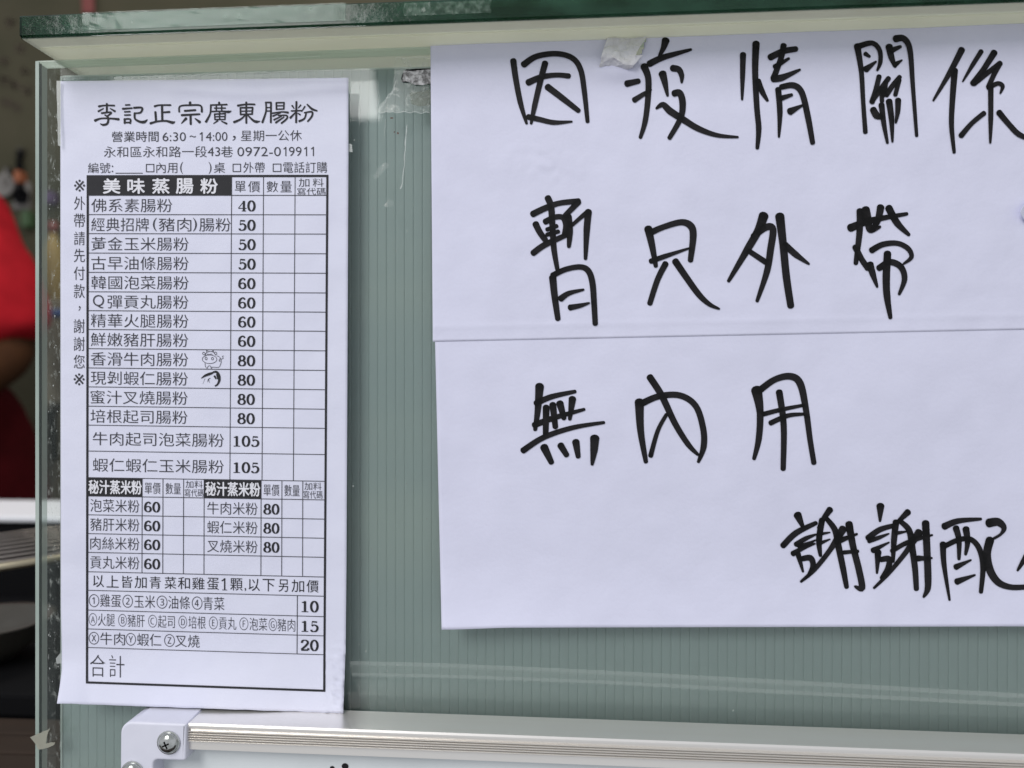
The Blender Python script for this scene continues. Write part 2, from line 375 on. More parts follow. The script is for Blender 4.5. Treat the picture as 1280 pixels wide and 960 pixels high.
strip_on_edge(103, 432, 15.5, 38, 'long pale lamp reflection painted on the green shelf edge above the printed menu', M['edge_tape_glint'])
strip_on_edge(505, 614, 4, 20, 'short frosty tape scrap on the green shelf edge above the black torn foil', M['edge_tape_glint'])

# ------------------------------------------------------------------ twin-wall plastic sheet behind the pane: one flute after another
sheet = empty('twin_wall_sheet', P(400, 900, .0135))
sx0 = P(79, 900, .009).x; pitch = .00345; top = P(420, 87.5, .009).z
nf = 150
for i in range(1):
    pass
fl = []
zt0, zb0 = 0.0, -(top - ZB)
cs = [(0, .00009), (.07, .00002), (.22, .00001), (.5, 0), (.78, .00001), (.93, .00002), (1, .00009)]
V, F = [], []
for z in (zb0, zt0):
    for u, d in cs: V.append((u * pitch, d, z))
    V += [(pitch, .004, z), (0, .004, z)]
kk = len(cs) + 2
for j in range(kk): F.append((j, (j + 1) % kk, kk + (j + 1) % kk, kk + j))
fm = bpy.data.meshes.new('flute'); fm.from_pydata(V, [], F); fm.update(); fm.materials.append(M['sheet'])
for p in fm.polygons: p.use_smooth = len(p.vertices) == 4 and p.index < len(cs) - 1
for i in range(nf):
    x = sx0 + i * pitch
    o = bpy.data.objects.new('flute', fm); COL.objects.link(o); child(o, sheet)
    o.location = (x, .0088, top + (x - sx0) * .0 + .0002 * fn(i, 0, .37))
pobj('cut_edge', [(sx0 - .0009, .0086, ZB), (sx0 - .0001, .0086, ZB), (sx0 - .0001, .0086, top), (sx0 - .0009, .0086, top), (sx0 - .0009, .0128, ZB), (sx0 - .0001, .0128, ZB), (sx0 - .0001, .0128, top), (sx0 - .0009, .0128, top)], BF, M['sheet_edge'], sheet)
pobj('back_wall', [(sx0, .0129, ZB), (sx0 + nf * pitch, .0129, ZB), (sx0 + nf * pitch, .0129, top), (sx0, .0129, top), (sx0, .0134, ZB), (sx0 + nf * pitch, .0134, ZB), (sx0 + nf * pitch, .0134, top), (sx0, .0134, top)], BF, M['sheet'], sheet)
pobj('cut_top', [(sx0, .0087, top - .0003), (sx0 + nf * pitch, .0087, top - .0003), (sx0 + nf * pitch, .0087, top + .0003), (sx0, .0087, top + .0003), (sx0, .0128, top - .0003), (sx0 + nf * pitch, .0128, top - .0003), (sx0 + nf * pitch, .0128, top + .0003), (sx0, .0128, top + .0003)], BF, M['sheet_edge'], sheet)
tag(sheet, 'grey green corrugated plastic sheet standing behind the glass pane', 'plastic sheet')

# ================================================================== printed menu
def mdepth(x, y):
    d = -.0009
    d -= .0050 * clamp((y - 800) / 92) ** 2 * (1 + .35 * math.sin((x - 60) / 75))
    d -= .0042 * clamp((112 - x) / 40) * clamp((y - 825) / 60) ** 1.2
    d -= .0012 * clamp((118 - y) / 22) ** 2 * clamp((x - 300) / 130)
    d -= .00055 * math.exp(-((y - 113 - 4 * math.sin(x / 40)) / 5) ** 2) * sstep(150, 260, x)
    d -= .0013 * clamp((x - 400) / 30) * clamp((y - 790) / 40) * (fn(x, y, .16) + fn(x, y, .35, 3)) 
    d -= .00065 * (fn(x, y, .009) + .4 * fn(x, y, .026, 5)) + .00008 * fn(x, y, .07, 8)
    return min(d, -.00025)
S_T = [(90, -.013), (200, -.003), (244, 0), (365, .005), (480, .012), (560, .015), (610, .016), (650, .019), (715, .0225), (760, .028), (810, .031), (853, .0355), (900, .034)]
def slope(v):
    for (a, s0), (b, s1) in zip(S_T, S_T[1:]):
        if v <= b: return s0 + (s1 - s0) * clamp((v - a) / (b - a))
    return S_T[-1][1]
def mwarp(x, v): return x, v + slope(v) * (x - 109)
menu = empty('menu_sheet', P(255, 885, 0))
LX = [(100, 75.5), (220, 75.5), (760, 76), (810, 77), (840, 77), (860, 74.5), (881, 71)]
RX = [(100, 435.5), (200, 435.5), (500, 434), (700, 433), (800, 432), (881, 429)]
def interp(T, v):
    for (a, p), (b, q) in zip(T, T[1:]):
        if v <= b: return p + (q - p) * clamp((v - a) / (b - a))
    return T[-1][1]
nx, ny = 90, 190
V, F = [], []
for j in range(ny + 1):
    v = 101 + (880.5 - 101) * j / ny
    a, b = interp(LX, v), interp(RX, v)
    for i in range(nx + 1):
        x = a + (b - a) * i / nx
        _, y = mwarp(x, v)
        if j == ny: y += .7 * fn(x, 0, .05)
        V.append(P(x, y, mdepth(x, y)))
for j in range(ny):
    for i in range(nx):
        k = j * (nx + 1) + i; F.append((k, k + nx + 1, k + nx + 2, k + 1))
def solid(o, t=.00012):
    m = o.modifiers.new('thickness', 'SOLIDIFY'); m.thickness = t; m.offset = -1; return o
pp = solid(pobj('paper', V, F, M['paper'], menu, True))
def minkobj(ink, name, m, off=.00016):
    V = []
    for x, v, l in ink.V:
        X, Y = mwarp(x, v); V.append(P(X, Y, mdepth(X, Y) - off - l))
    return pobj(name, V, ink.F, m, menu)
Z1 = lambda x, y: (60 + x / 3.368, 90 + y / 3.368)
X1 = lambda x: 60 + x / 3.368
X3 = lambda x: 60 + x / 3.147
# frame and ruled lines
ink = Ink()
ink.line((109.6, 219), (108.6, 854), 2.7); ink.line((409.2, 219), (405.2, 854), 2.7)
ink.line((108.4, 220.3), (410.4, 220.3), 2.7); ink.line((107.4, 853), (406.4, 853), 2.7)
minkobj(ink, 'table_border', M['print'])
ROWS = [244.1, 268.1, 291.9, 316.2, 340.3, 364.6, 388.2, 411.7, 435.7, 459.8, 483.5, 507.6, 531.3, 563.7, 596.9]
LOW = [597.3, 619.9, 643.4, 666.9, 690.4, 714.6]
BOT = [714.6, 737.8, 762.5, 786.1, 809.3]
rx = lambda v: 409.2 + (405.2 - 409.2) * (v - 220) / 633
ink = Ink()
for v in ROWS + LOW[1:] + BOT[1:]: ink.line((109.5, v), (rx(v), v), .85)
for xa, xb in ((289.5, 287.2), (329.3, 327.4), (368.8, 366.6)): ink.line((xa, 220), (xb, 597), .85)
for x in (177.6, 203.6, 229.4, 255.1, 326.3, 352.3, 378.4): ink.line((x, 597), (x - .3, 714.6), .85)
ink.line((371.6, 737.8), (371.2, 809.3), .95)
minkobj(ink, 'table_rules', M['thin'])
def blackbox(x0, x1, v0, v1):
    ink = Ink(); n = int((x1 - x0) / 6)
    V, F = [], []
    for i in range(n + 1):
        x = x0 + (x1 - x0) * i / n
        for j in range(5): V.append((x, v0 + (v1 - v0) * j / 4))
        if i:
            for j in range(4): F.append(((i - 1) * 5 + j, i * 5 + j, i * 5 + j + 1, (i - 1) * 5 + j + 1))
    ink.add(V, F); minkobj(ink, 'heading_block', M['print'], .00019)
blackbox(110, X1(772), 221.5, 243.8); blackbox(108.6, 177.5, 597.2, 619.6); blackbox(255.2, 326.2, 597.2, 619.6)
ink = Ink()
for k, ch in enumerate('美味蒸腸粉'):
    c = X1((268, 371, 475, 575, 678)[k]); text(ink, ch, c - 10.6, c + 10.6, 223.4, 241.8, .026)
minkobj(ink, 'heading_lettering', M['white_print'], .00030)
for a_, b_ in ((160, 368), (620, 834)):
    ink = Ink(); text(ink, '秘汁蒸米粉', X3(a_), X3(b_), 600, 617, .024); minkobj(ink, 'heading_lettering', M['white_print'], .00030)
# title in clerical brush letters
T1 = [([(115,128),(180,118),(280,120)],[22,16,18]),([(200,100),(200,185)],20),([(110,180),(165,150)],[20,10]),([(235,150),(285,180)],[10,22]),([(145,200),(230,190),(245,200),(205,232)],[20,16,20,14]),
 ([(75,278),(140,256),(250,258),(325,266)],[28,16,18,26]),([(180,220),(215,250),(205,310),(160,325),(130,312)],[14,20,22,22,8]),
 ([(400,115),(445,113)],16),([(370,155),(470,148)],[22,16]),([(390,188),(448,185)],16),([(390,222),(450,220)],16),([(390,262),(390,308)],20),([(385,265),(450,265),(448,310)],18),([(385,301),(450,300)],16),
 ([(490,145),(575,145),(560,195),(500,202)],[22,20,20,14]),([(497,200),(500,260),(550,292),(600,295),(632,270)],[20,20,24,30,8]),
 ([(710,130),(760,118),(880,118)],[22,16,18]),([(788,125),(792,285)],22),([(795,195),(868,190)],[16,22]),([(718,190),(725,290)],22),([(665,310),(740,290),(830,285),(900,303),(925,292)],[24,18,20,30,8]),
 ([(1088,90),(1088,115)],24),([(972,190),(982,130),(1090,120),(1200,125),(1213,190)],[18,16,18,18,22]),([(1030,180),(1145,172)],20),([(998,225),(1190,215)],[22,18]),([(1092,225),(1095,320)],22),([(1045,260),(995,312)],[28,8]),([(1140,260),(1190,298)],[10,30])]
T2 = [([(160,92),(162,115)],20),([(70,120),(245,115)],16),([(72,122),(65,210),(20,295)],[18,16,24]),([(110,152),(228,152)],13),([(130,130),(130,182)],14),([(188,130),(188,182)],14),([(80,188),(180,185),(260,192),(290,182)],[14,14,26,6]),
 ([(165,190),(165,270)],14),([(110,215),(228,210)],14),([(226,212),(222,272)],14),([(112,215),(116,274)],14),([(115,272),(222,272)],13),([(115,243),(225,240)],12),([(145,285),(100,315)],[16,8]),([(185,290),(240,315)],[10,20]),
 ([(360,127),(450,114),(540,115)],[22,16,18]),([(450,92),(450,310)],19),([(387,150),(390,222)],17),([(387,150),(520,148)],16),([(518,148),(512,218)],17),([(390,220),(512,216)],15),([(390,186),(515,183)],12),([(440,225),(390,270),(320,300)],[12,18,24]),([(460,222),(520,280),(560,297),(597,290)],[12,22,28,6]),
 ([(660,95),(660,190),(622,303)],[16,17,22]),([(655,96),(715,95)],16),([(714,96),(712,305)],19),([(662,150),(712,148)],12),([(660,185),(712,184)],12),([(770,100),(772,170)],16),([(770,99),(855,98)],15),([(853,98),(850,165)],16),([(775,131),(850,131)],12),([(772,166),(850,165)],14),
 ([(730,208),(830,195),(895,202)],[16,14,22]),([(815,205),(735,238)],[10,17]),([(790,232),(880,232),(882,265),(825,313)],[12,16,18,18]),([(825,240),(745,277)],[12,17]),([(852,248),(765,306)],[12,20]),
 ([(940,130),(960,160)],[18,10]),([(1030,125),(1005,155)],[16,8]),([(985,90),(982,305)],20),([(930,185),(1040,182)],14),([(975,200),(920,257)],[12,22]),([(1000,210),(1025,225)],[10,16]),([(1075,140),(1040,192)],[16,9]),([(1100,118),(1150,165),(1205,185)],[14,24,14]),([(1070,205),(1150,195),(1150,240),(1105,295)],[14,18,19,16]),([(1090,205),(1070,265),(1015,292)],[14,18,22])]
ink = Ink(); cnt = 0
for T, ox in ((T1, 110), (T2, 255)):
    for pts, ws in T:
        cnt += 1
        ink.brush([(ox + x / 8.533, 118 + y / 8.533 + .004 * (ox + x / 8.533 - 109)) for x, y in pts], [q / 8.533 * 1.06 for q in ws] if isinstance(ws, list) else ws / 8.533 * 1.06, sub=4, lift=cnt * 2e-7)
minkobj(ink, 'title_lettering', M['print'])
# small print at the head
def tl(items, m='thin', name='printed_line', off=-.006):
    ink = Ink()
    for t, x0, x1, y0, y1 in items: text(ink, t, x0, x1, y0, y1, off)
    return minkobj(ink, name, M[m])
z = lambda t, a, b, c, d: (t, X1(a), X1(b), 90 + c / 3.368 + .5, 90 + d / 3.368 + .5)
tl([z('營業時間', 268, 465, 249, 293), z('6:30', 482, 580, 254, 291), z('~', 596, 622, 268, 276), z('4:00', 664, 755, 254, 291), z('，', 776, 790, 270, 290), z('星期一公休', 812, 1068, 248, 292)])
tl([z('永和區永和路一段', 235, 668, 312, 358), z('43', 672, 724, 317, 354), z('巷', 728, 778, 313, 358), z('0972-0', 797, 980, 317, 355), z('99', 1014, 1067, 317, 355)])
tl([z('編號', 168, 262, 380, 424), z(':', 268, 274, 392, 420), z('□', 412, 447, 386, 420), z('內用', 456, 544, 380, 424), z('(', 556, 568, 378, 428), z(')', 676, 688, 378, 428), z('桌', 698, 745, 380, 424),
    z('□', 777, 812, 386, 420), z('外帶', 822, 912, 379, 424), z('□', 946, 982, 386, 420), z('電話訂購', 990, 1175, 379, 424)])
ink = Ink(); ink.line((X1(284), 216.5), (X1(398), 216.5), .9); minkobj(ink, 'blank_rule', M['thin'])
tl([z('單', 786, 832, 458, 504), z('價', 842, 892, 458, 504), z('數', 920, 968, 458, 504), z('量', 978, 1026, 458, 504), z('加', 1055, 1100, 447, 482), z('料', 1114, 1160, 447, 482), z('寫代碼', 1048, 1168, 486, 517)])
ink = Ink(); k_ = 1 / 3.368
for zx, za, zb_ in ((648, 254, 291), (1001, 317, 355), (1088, 317, 355), (1117, 317, 355)): one(ink, X1(zx), 90.5 + za * k_, 90.5 + zb_ * k_, 1.25)
minkobj(ink, 'numeral', M['thin'])
# dishes and prices
def row(t, r, x0, x1, price, pc=308.6, pw=22.5, h=16.8):
    c = (ROWS[r] + ROWS[r + 1]) / 2 + .5
    tl([(s, a, b, c - h / 2, c + h / 2) for s, a, b in (t if isinstance(t, list) else [(t, x0, x1)])], name='dish_name')
    ink = Ink(); digits(ink, price, pc - pw / 2, pc + pw / 2, c - 6.3 + .3, c + 7.0 + .3); minkobj(ink, 'price', M['print'])
a6, b6 = 114, 235.6
row('佛系素腸粉', 0, a6, 215, '40')
row([('經典招牌', 114, 186), ('(', 191, 196), ('豬肉', 198.5, 239), (')', 241, 246), ('腸粉', 249, 288.3)], 1, 0, 0, '50')
row('黃金玉米腸粉', 2, a6, b6, '50'); row('古早油條腸粉', 3, a6, b6, '50'); row('韓國泡菜腸粉', 4, a6, b6, '60', 308.4)
row([('Q', 116, 130), ('彈貢丸腸粉', 134.3, 235.3)], 5, 0, 0, '60', 308.3); row('精華火腿腸粉', 6, 113.5, 235.3, '60', 308.3); row('鮮嫩豬肝腸粉', 7, 113.4, 235, '60', 308.1)
row('香滑牛肉腸粉', 8, 113.4, 235, '80', 308); row('現剝蝦仁腸粉', 9, 113.3, 234.6, '80', 307.8); row('蜜汁叉燒腸粉', 10, 113.2, 234.4, '80', 307.6); row('培根起司腸粉', 11, 113, 234.2, '80', 307.5)
row('牛肉起司泡菜腸粉', 12, 115.8, 279.7, '105', 307.4, 34.5); row('蝦仁蝦仁玉米腸粉', 13, 115.8, 279.5, '105', 307.3, 34.5)
c = (LOW[0] + LOW[1]) / 2
for o in (0, 1):
    f = (lambda a: X3(a)) if o == 0 else (lambda a: X3(a + 467.5))
    tl([('單價', f(380), f(442), c - 6.8, c + 7.5), ('數量', f(462), f(522), c - 6.8, c + 7.5), ('加料', f(541), f(608), c - 10, c - .6), ('寫代碼', f(537), f(612), c + .4, c + 10)])
for r, (a, b) in enumerate((('泡菜米粉', '牛肉米粉'), ('豬肝米粉', '蝦仁米粉'), ('肉絲米粉', '叉燒米粉'), ('貢丸米粉', None))):
    c = (LOW[r + 1] + LOW[r + 2]) / 2
    tl([(a, X3(166), X3(359), c - 8.0, c + 8)], name='dish_name')
    ink = Ink(); digits(ink, '60', X3(376), X3(442), c - 5.6, c + 7.2)
    if b: digits(ink, '80', X3(846), X3(911), c - 5.6, c + 7.2)
    minkobj(ink, 'price', M['print'])
    if b: tl([(b, X3(626), X3(824), c - 7.2, c + 8.4)], name='dish_name')
c = (BOT[0] + BOT[1]) / 2
KX = [(130, 238), (265, 385), (418, 522), (545, 665), (695, 808), (845, 960), (978, 1098), (1120, 1245)]
its = [(ch, 100 + a / 8, 100 + b / 8, c - 7.6, c + 7.4) for ch, (a, b) in zip('以上皆加青菜和雞', KX)]
its += [(ch, 250 + a / 8, 250 + b / 8, c - 7.6, c + 7.4) for ch, (a, b) in zip('蛋顆', ((70, 188), (302, 425)))] + [(',', 250 + 445 / 8, 250 + 460 / 8, c + 4, c + 8)]
its += [(ch, 250 + a / 8, 250 + b / 8, c - 7.6, c + 7.4) for ch, (a, b) in zip('以下另加價', ((485, 598), (625, 745), (785, 880), (915, 1040), (1065, 1185)))]
tl(its, m='print', off=-.002)
ink = Ink(); one(ink, 250 + 246 / 8, c - 7.4, c + 7.2, 1.6); ink.brush([(250 + 222 / 8, c + 7), (250 + 270 / 8, c + 7)], .8, cap=False); minkobj(ink, 'numeral', M['print'])
c = (BOT[1] + BOT[2]) / 2
tl([(t, 100 + a / 8, 100 + b / 8, c - 8.0 + o, c + 8 + o) for t, a, b, o in (('①', 88, 190, .4), ('雞蛋', 200, 408, 0), ('②', 424, 526, 0), ('玉米', 540, 750, 0), ('③', 766, 872, 0), ('油條', 882, 1098, 0), ('④', 1118, 1222, 0), ('青菜', 1230, 1442, 0))])
c = (BOT[2] + BOT[3]) / 2
tl([(t, X3(a), X3(b), c - 8, c + 7.6) for t, a, b in (('Ⓐ', 160, 192), ('火腿', 196, 262), ('Ⓑ', 276, 309), ('豬肝', 313, 380), ('Ⓒ', 394, 428), ('起司', 432, 498), ('Ⓓ', 513, 546), ('培根', 552, 620), ('Ⓔ', 633, 667), ('貢丸', 672, 740), ('Ⓕ', 753, 787), ('泡菜', 792, 862), ('Ⓖ', 868, 900), ('豬肉', 903, 972))], off=-.010)
c = (BOT[3] + BOT[4]) / 2
tl([(t, X3(a), X3(b), c - 8, c + 7.6) for t, a, b in (('Ⓧ', 160, 200), ('牛肉', 205, 302), ('Ⓨ', 305, 345), ('蝦仁', 350, 445), ('Ⓩ', 457, 498), ('叉燒', 500, 596))])
tl([('合', X3(165), X3(226), 818, 845.5), ('計', X3(240), X3(300), 818, 845.5)], off=-.012)
ink = Ink()
for k, p in enumerate(('10', '15', '20')):
    c = (BOT[k + 1] + BOT[k + 2]) / 2; digits(ink, p, X3(992), X3(1066), c - 6.2, c + 7.4)
minkobj(ink, 'price', M['print'])
tl([(ch, 92.6 - (cy - 232) * .004, 106.2 - (cy - 232) * .004, cy - h / 2 - (99 - 109) * slope(cy), cy + h / 2 - (99 - 109) * slope(cy)) for ch, cy, h in (('※', 232, 15), ('外', 253.9, 17), ('帶', 275.6, 17.5), ('請', 297.8, 17), ('先', 319.2, 17), ('付', 341.5, 17), ('款', 363.8, 17.5))], name='side_note')
tl([('，', 98, 100.5, 382.5, 388.5)] + [(ch, 92.0, 105.6, cy - h / 2, cy + h / 2) for ch, cy, h in (('謝', 407.5, 17.5), ('謝', 429.8, 17.5), ('您', 452, 17), ('※', 474.3, 15))], name='side_note')
# little pictures
C = lambda x, y: (240 + x / 16, 430 + y / 16 - 1.6)
def el(cx, cy, rx_, ry_, n=14): return [C(cx + rx_ * math.cos(a * 2 * math.pi / n), cy + ry_ * math.sin(a * 2 * math.pi / n)) for a in range(n + 1)]
ink = Ink()
for pts in (el(350, 305, 145, 85), el(280, 290, 20, 28), el(408, 292, 22, 24), el(235, 192, 24, 26), el(472, 186, 22, 26), [C(*q) for q in ((265, 228), (290, 172), (360, 152), (430, 168), (470, 225))],
            [C(*q) for q in ((288, 160), (292, 130), (325, 150))], [C(*q) for q in ((395, 150), (425, 130), (430, 165))], [C(*q) for q in ((300, 212), (315, 202), (345, 212), (380, 200), (405, 212))],
            [C(*q) for q in ((495, 235), (550, 260), (582, 330), (570, 400), (530, 463), (410, 460), (390, 482), (378, 480), (370, 440), (325, 440), (308, 475), (288, 480), (265, 440), (260, 385))],
            [C(*q) for q in ((535, 330), (560, 350), (545, 300), (585, 300), (625, 280), (605, 250), (630, 235))]): ink.brush(pts, .6, sub=3)
minkobj(ink, 'cow_drawing', M['thin'])
ink = Ink(); 
for pts, ws in (([(185, 685), (260, 632), (340, 600), (412, 575)], [10, 44, 54, 34]), ([(425, 560), (490, 556), (540, 620), (545, 720), (510, 800), (465, 832)], [34, 46, 44, 50, 34, 30]), ([(450, 640), (478, 690)], [40, 26]), ([(500, 600), (515, 690)], [40, 30]),
                ([(365, 680), (325, 705), (312, 760)], [10, 14, 5]), ([(330, 700), (350, 770)], [8, 4]), ([(258, 690), (215, 790)], [6, 4])): ink.brush([C(*q) for q in pts], [q / 16 for q in ws], sub=4)
minkobj(ink, 'shrimp_drawing', M['print'])
tag(menu, 'narrow white printed menu sheet with price table taped to the glass', 'menu')

# ================================================================== handwritten notice: two white sheets, the upper lapping over the lower
crease = lambda x: 409 - (x - 545) * .0205
lapl = lambda x: 427 - (x - 541) * .0205
botl = lambda x: 787 - 2.2 * sstep(552, 640, x) - (x - 552) * .0025
def ldepth(x, y):
    d = -.0012 - .0008 * fn(x, y, .0065, 2)
    d -= .0045 * clamp((y - 690) / 95) ** 2 * (.55 + .45 * math.exp(-((x - 560) / 160) ** 2))
    d -= .00022 * fn(x, y, .028, 9) + .00005 * fn(x, y, .08, 1)
    return d
def udepth(x, y):
    d = -.0013 - .0008 * fn(x, y, .0065, 7) - .00022 * fn(x, y, .028, 4) - .00005 * fn(x, y, .08, 6)
    c = crease(x)
    # ripple of peeled paper below the first character
    r = math.exp(-(((x - 680) / 42) ** 2 + ((y - 205) / 20) ** 2))
    d -= .00035 * r * (.6 + fn(x, y, .09)) 
    d -= .0014 * math.exp(-(((x - 775) / 30) ** 2 + ((y - 88) / 12) ** 2))
    d -= .0006 * clamp((80 - y) / 50) * clamp((x - 1050) / 250)
    k_ = sstep(c - 30, c + 2, y)
    if k_ > 0: d = d + (ldepth(x, max(y, c)) - .00015 - d) * k_ - .00014 * math.exp(-((y - c) / 3.2) ** 2)
    return d
def grid(name, xs, rows, yf, depth, m, parent, cut=None):
    V, F = [], []; nxx = len(xs) - 1
    for j in range(rows + 1):
        for x in xs:
            X, Y = yf(x, j / rows); V.append(P(X, Y, depth(X, Y)))
    for j in range(rows):
        for i in range(nxx):
            if cut:
                X, Y = yf((xs[i] + xs[i + 1]) / 2, (j + .5) / rows)
                if cut(X, Y): continue
            k = j * (nxx + 1) + i; F.append((k, k + nxx + 1, k + nxx + 2, k + 1))
    return solid(pobj(name, V, F, m, parent, True), .00006)
topl = lambda x: 53 - (x - 538) * .0343 + .6 * fn(x, 0, .012)
lo_s = empty('notice_sheet', P(900, 787, 0)); up_s = empty('notice_sheet', P(900, 420, 0))
def ylow(x, t):
    y0, y1 = crease(x) + 1.5, botl(x); y = y0 + (y1 - y0) * t
    return x + 8.5 * t * clamp((700 - x) / 150) * 1.0, y
grid('paper', [543.5 + (1590 - 543.5) * i / 230 for i in range(231)], 90, ylow, ldepth, M['paper2'], lo_s)
def yup(x, t):
    y0, y1 = topl(x), lapl(x); return x + 3 * t * clamp((700 - x) / 150), y0 + (y1 - y0) * t
hole = [(757, 36), (757, 45.5), (761, 48), (764, 70), (790, 74), (799, 72), (804, 60), (808, 46), (808, 36)]
def inside(x, y):
    c = False; n_ = len(hole)
    for i in range(n_):
        (x1, y1), (x2, y2) = hole[i], hole[(i + 1) % n_]
        if (y1 > y) != (y2 > y) and x < (x2 - x1) * (y - y1) / (y2 - y1) + x1: c = not c
    return c
grid('paper', [538 + (1586 - 538) * i / 420 for i in range(421)], 130, yup, udepth, M['paper2'], up_s, inside)
# crumpled torn flap at the top edge
fv = dict(a=(375,150,1.2), b=(640,136,.8), c=(900,130,1.3), d=(935,180,1.6), e=(905,270,1.9), f=(860,320,1.7), g=(785,420,2.6), h=(770,470,3.2), i=(890,462,2.6), j=(742,620,2.8), k=(735,672,1.2), l=(650,685,1.1), m=(600,602,2.8), n=(440,500,3.0), o=(288,388,2.7), p=(240,600,1.9), q=(222,640,1.2), r=(430,645,1.2), s=(570,400,1.5), t=(450,300,1.1), u=(720,300,1.2), v=(620,500,2.0))
ks = list(fv); V = [P(730 + fv[q][0] / 12, 30 + fv[q][1] / 12, -.0003 - fv[q][2] * 1.5 / 1000) for q in ks]
F = [tuple(ks.index(q) for q in f) for f in ('aot', 'atb', 'btu', 'buc', 'cuf', 'cfe', 'ced', 'tsu', 'usg', 'ugf', 'otn', 'tns', 'snv', 'svg', 'vhg', 'nmv', 'vmh', 'hmj', 'hji', 'opn', 'prn', 'nrm', 'pqr', 'mrl', 'mlj', 'jlk')]
fl = pobj('torn_flap', V, F, M['torn'], up_s); fl['label'] = 'crumpled torn grey flap on the upper edge'
sb = fl.modifiers.new('s', 'SUBSURF'); sb.subdivision_type = 'SIMPLE'; sb.levels = sb.render_levels = 3
tx = bpy.data.textures.new('crumple', 'CLOUDS'); tx.noise_scale = .004
dm = fl.modifiers.new('d', 'DISPLACE'); dm.texture = tx; dm.strength = .0024; dm.mid_level = .5
solid(fl, .0001)
# curled tape corner at the right
V = [P(x, y, -d / 1000) for x, y, d in ((1275, 265, 4.0), (1284, 250, 1.8), (1310, 256, 1.5), (1312, 285, 1.5), (1288, 283, 1.6), (1280, 274, 2.4))]
cf = solid(pobj('lifted_corner', V, [(0, 5, 1), (1, 5, 4, 3, 2)], M['paper'], up_s), .0001)
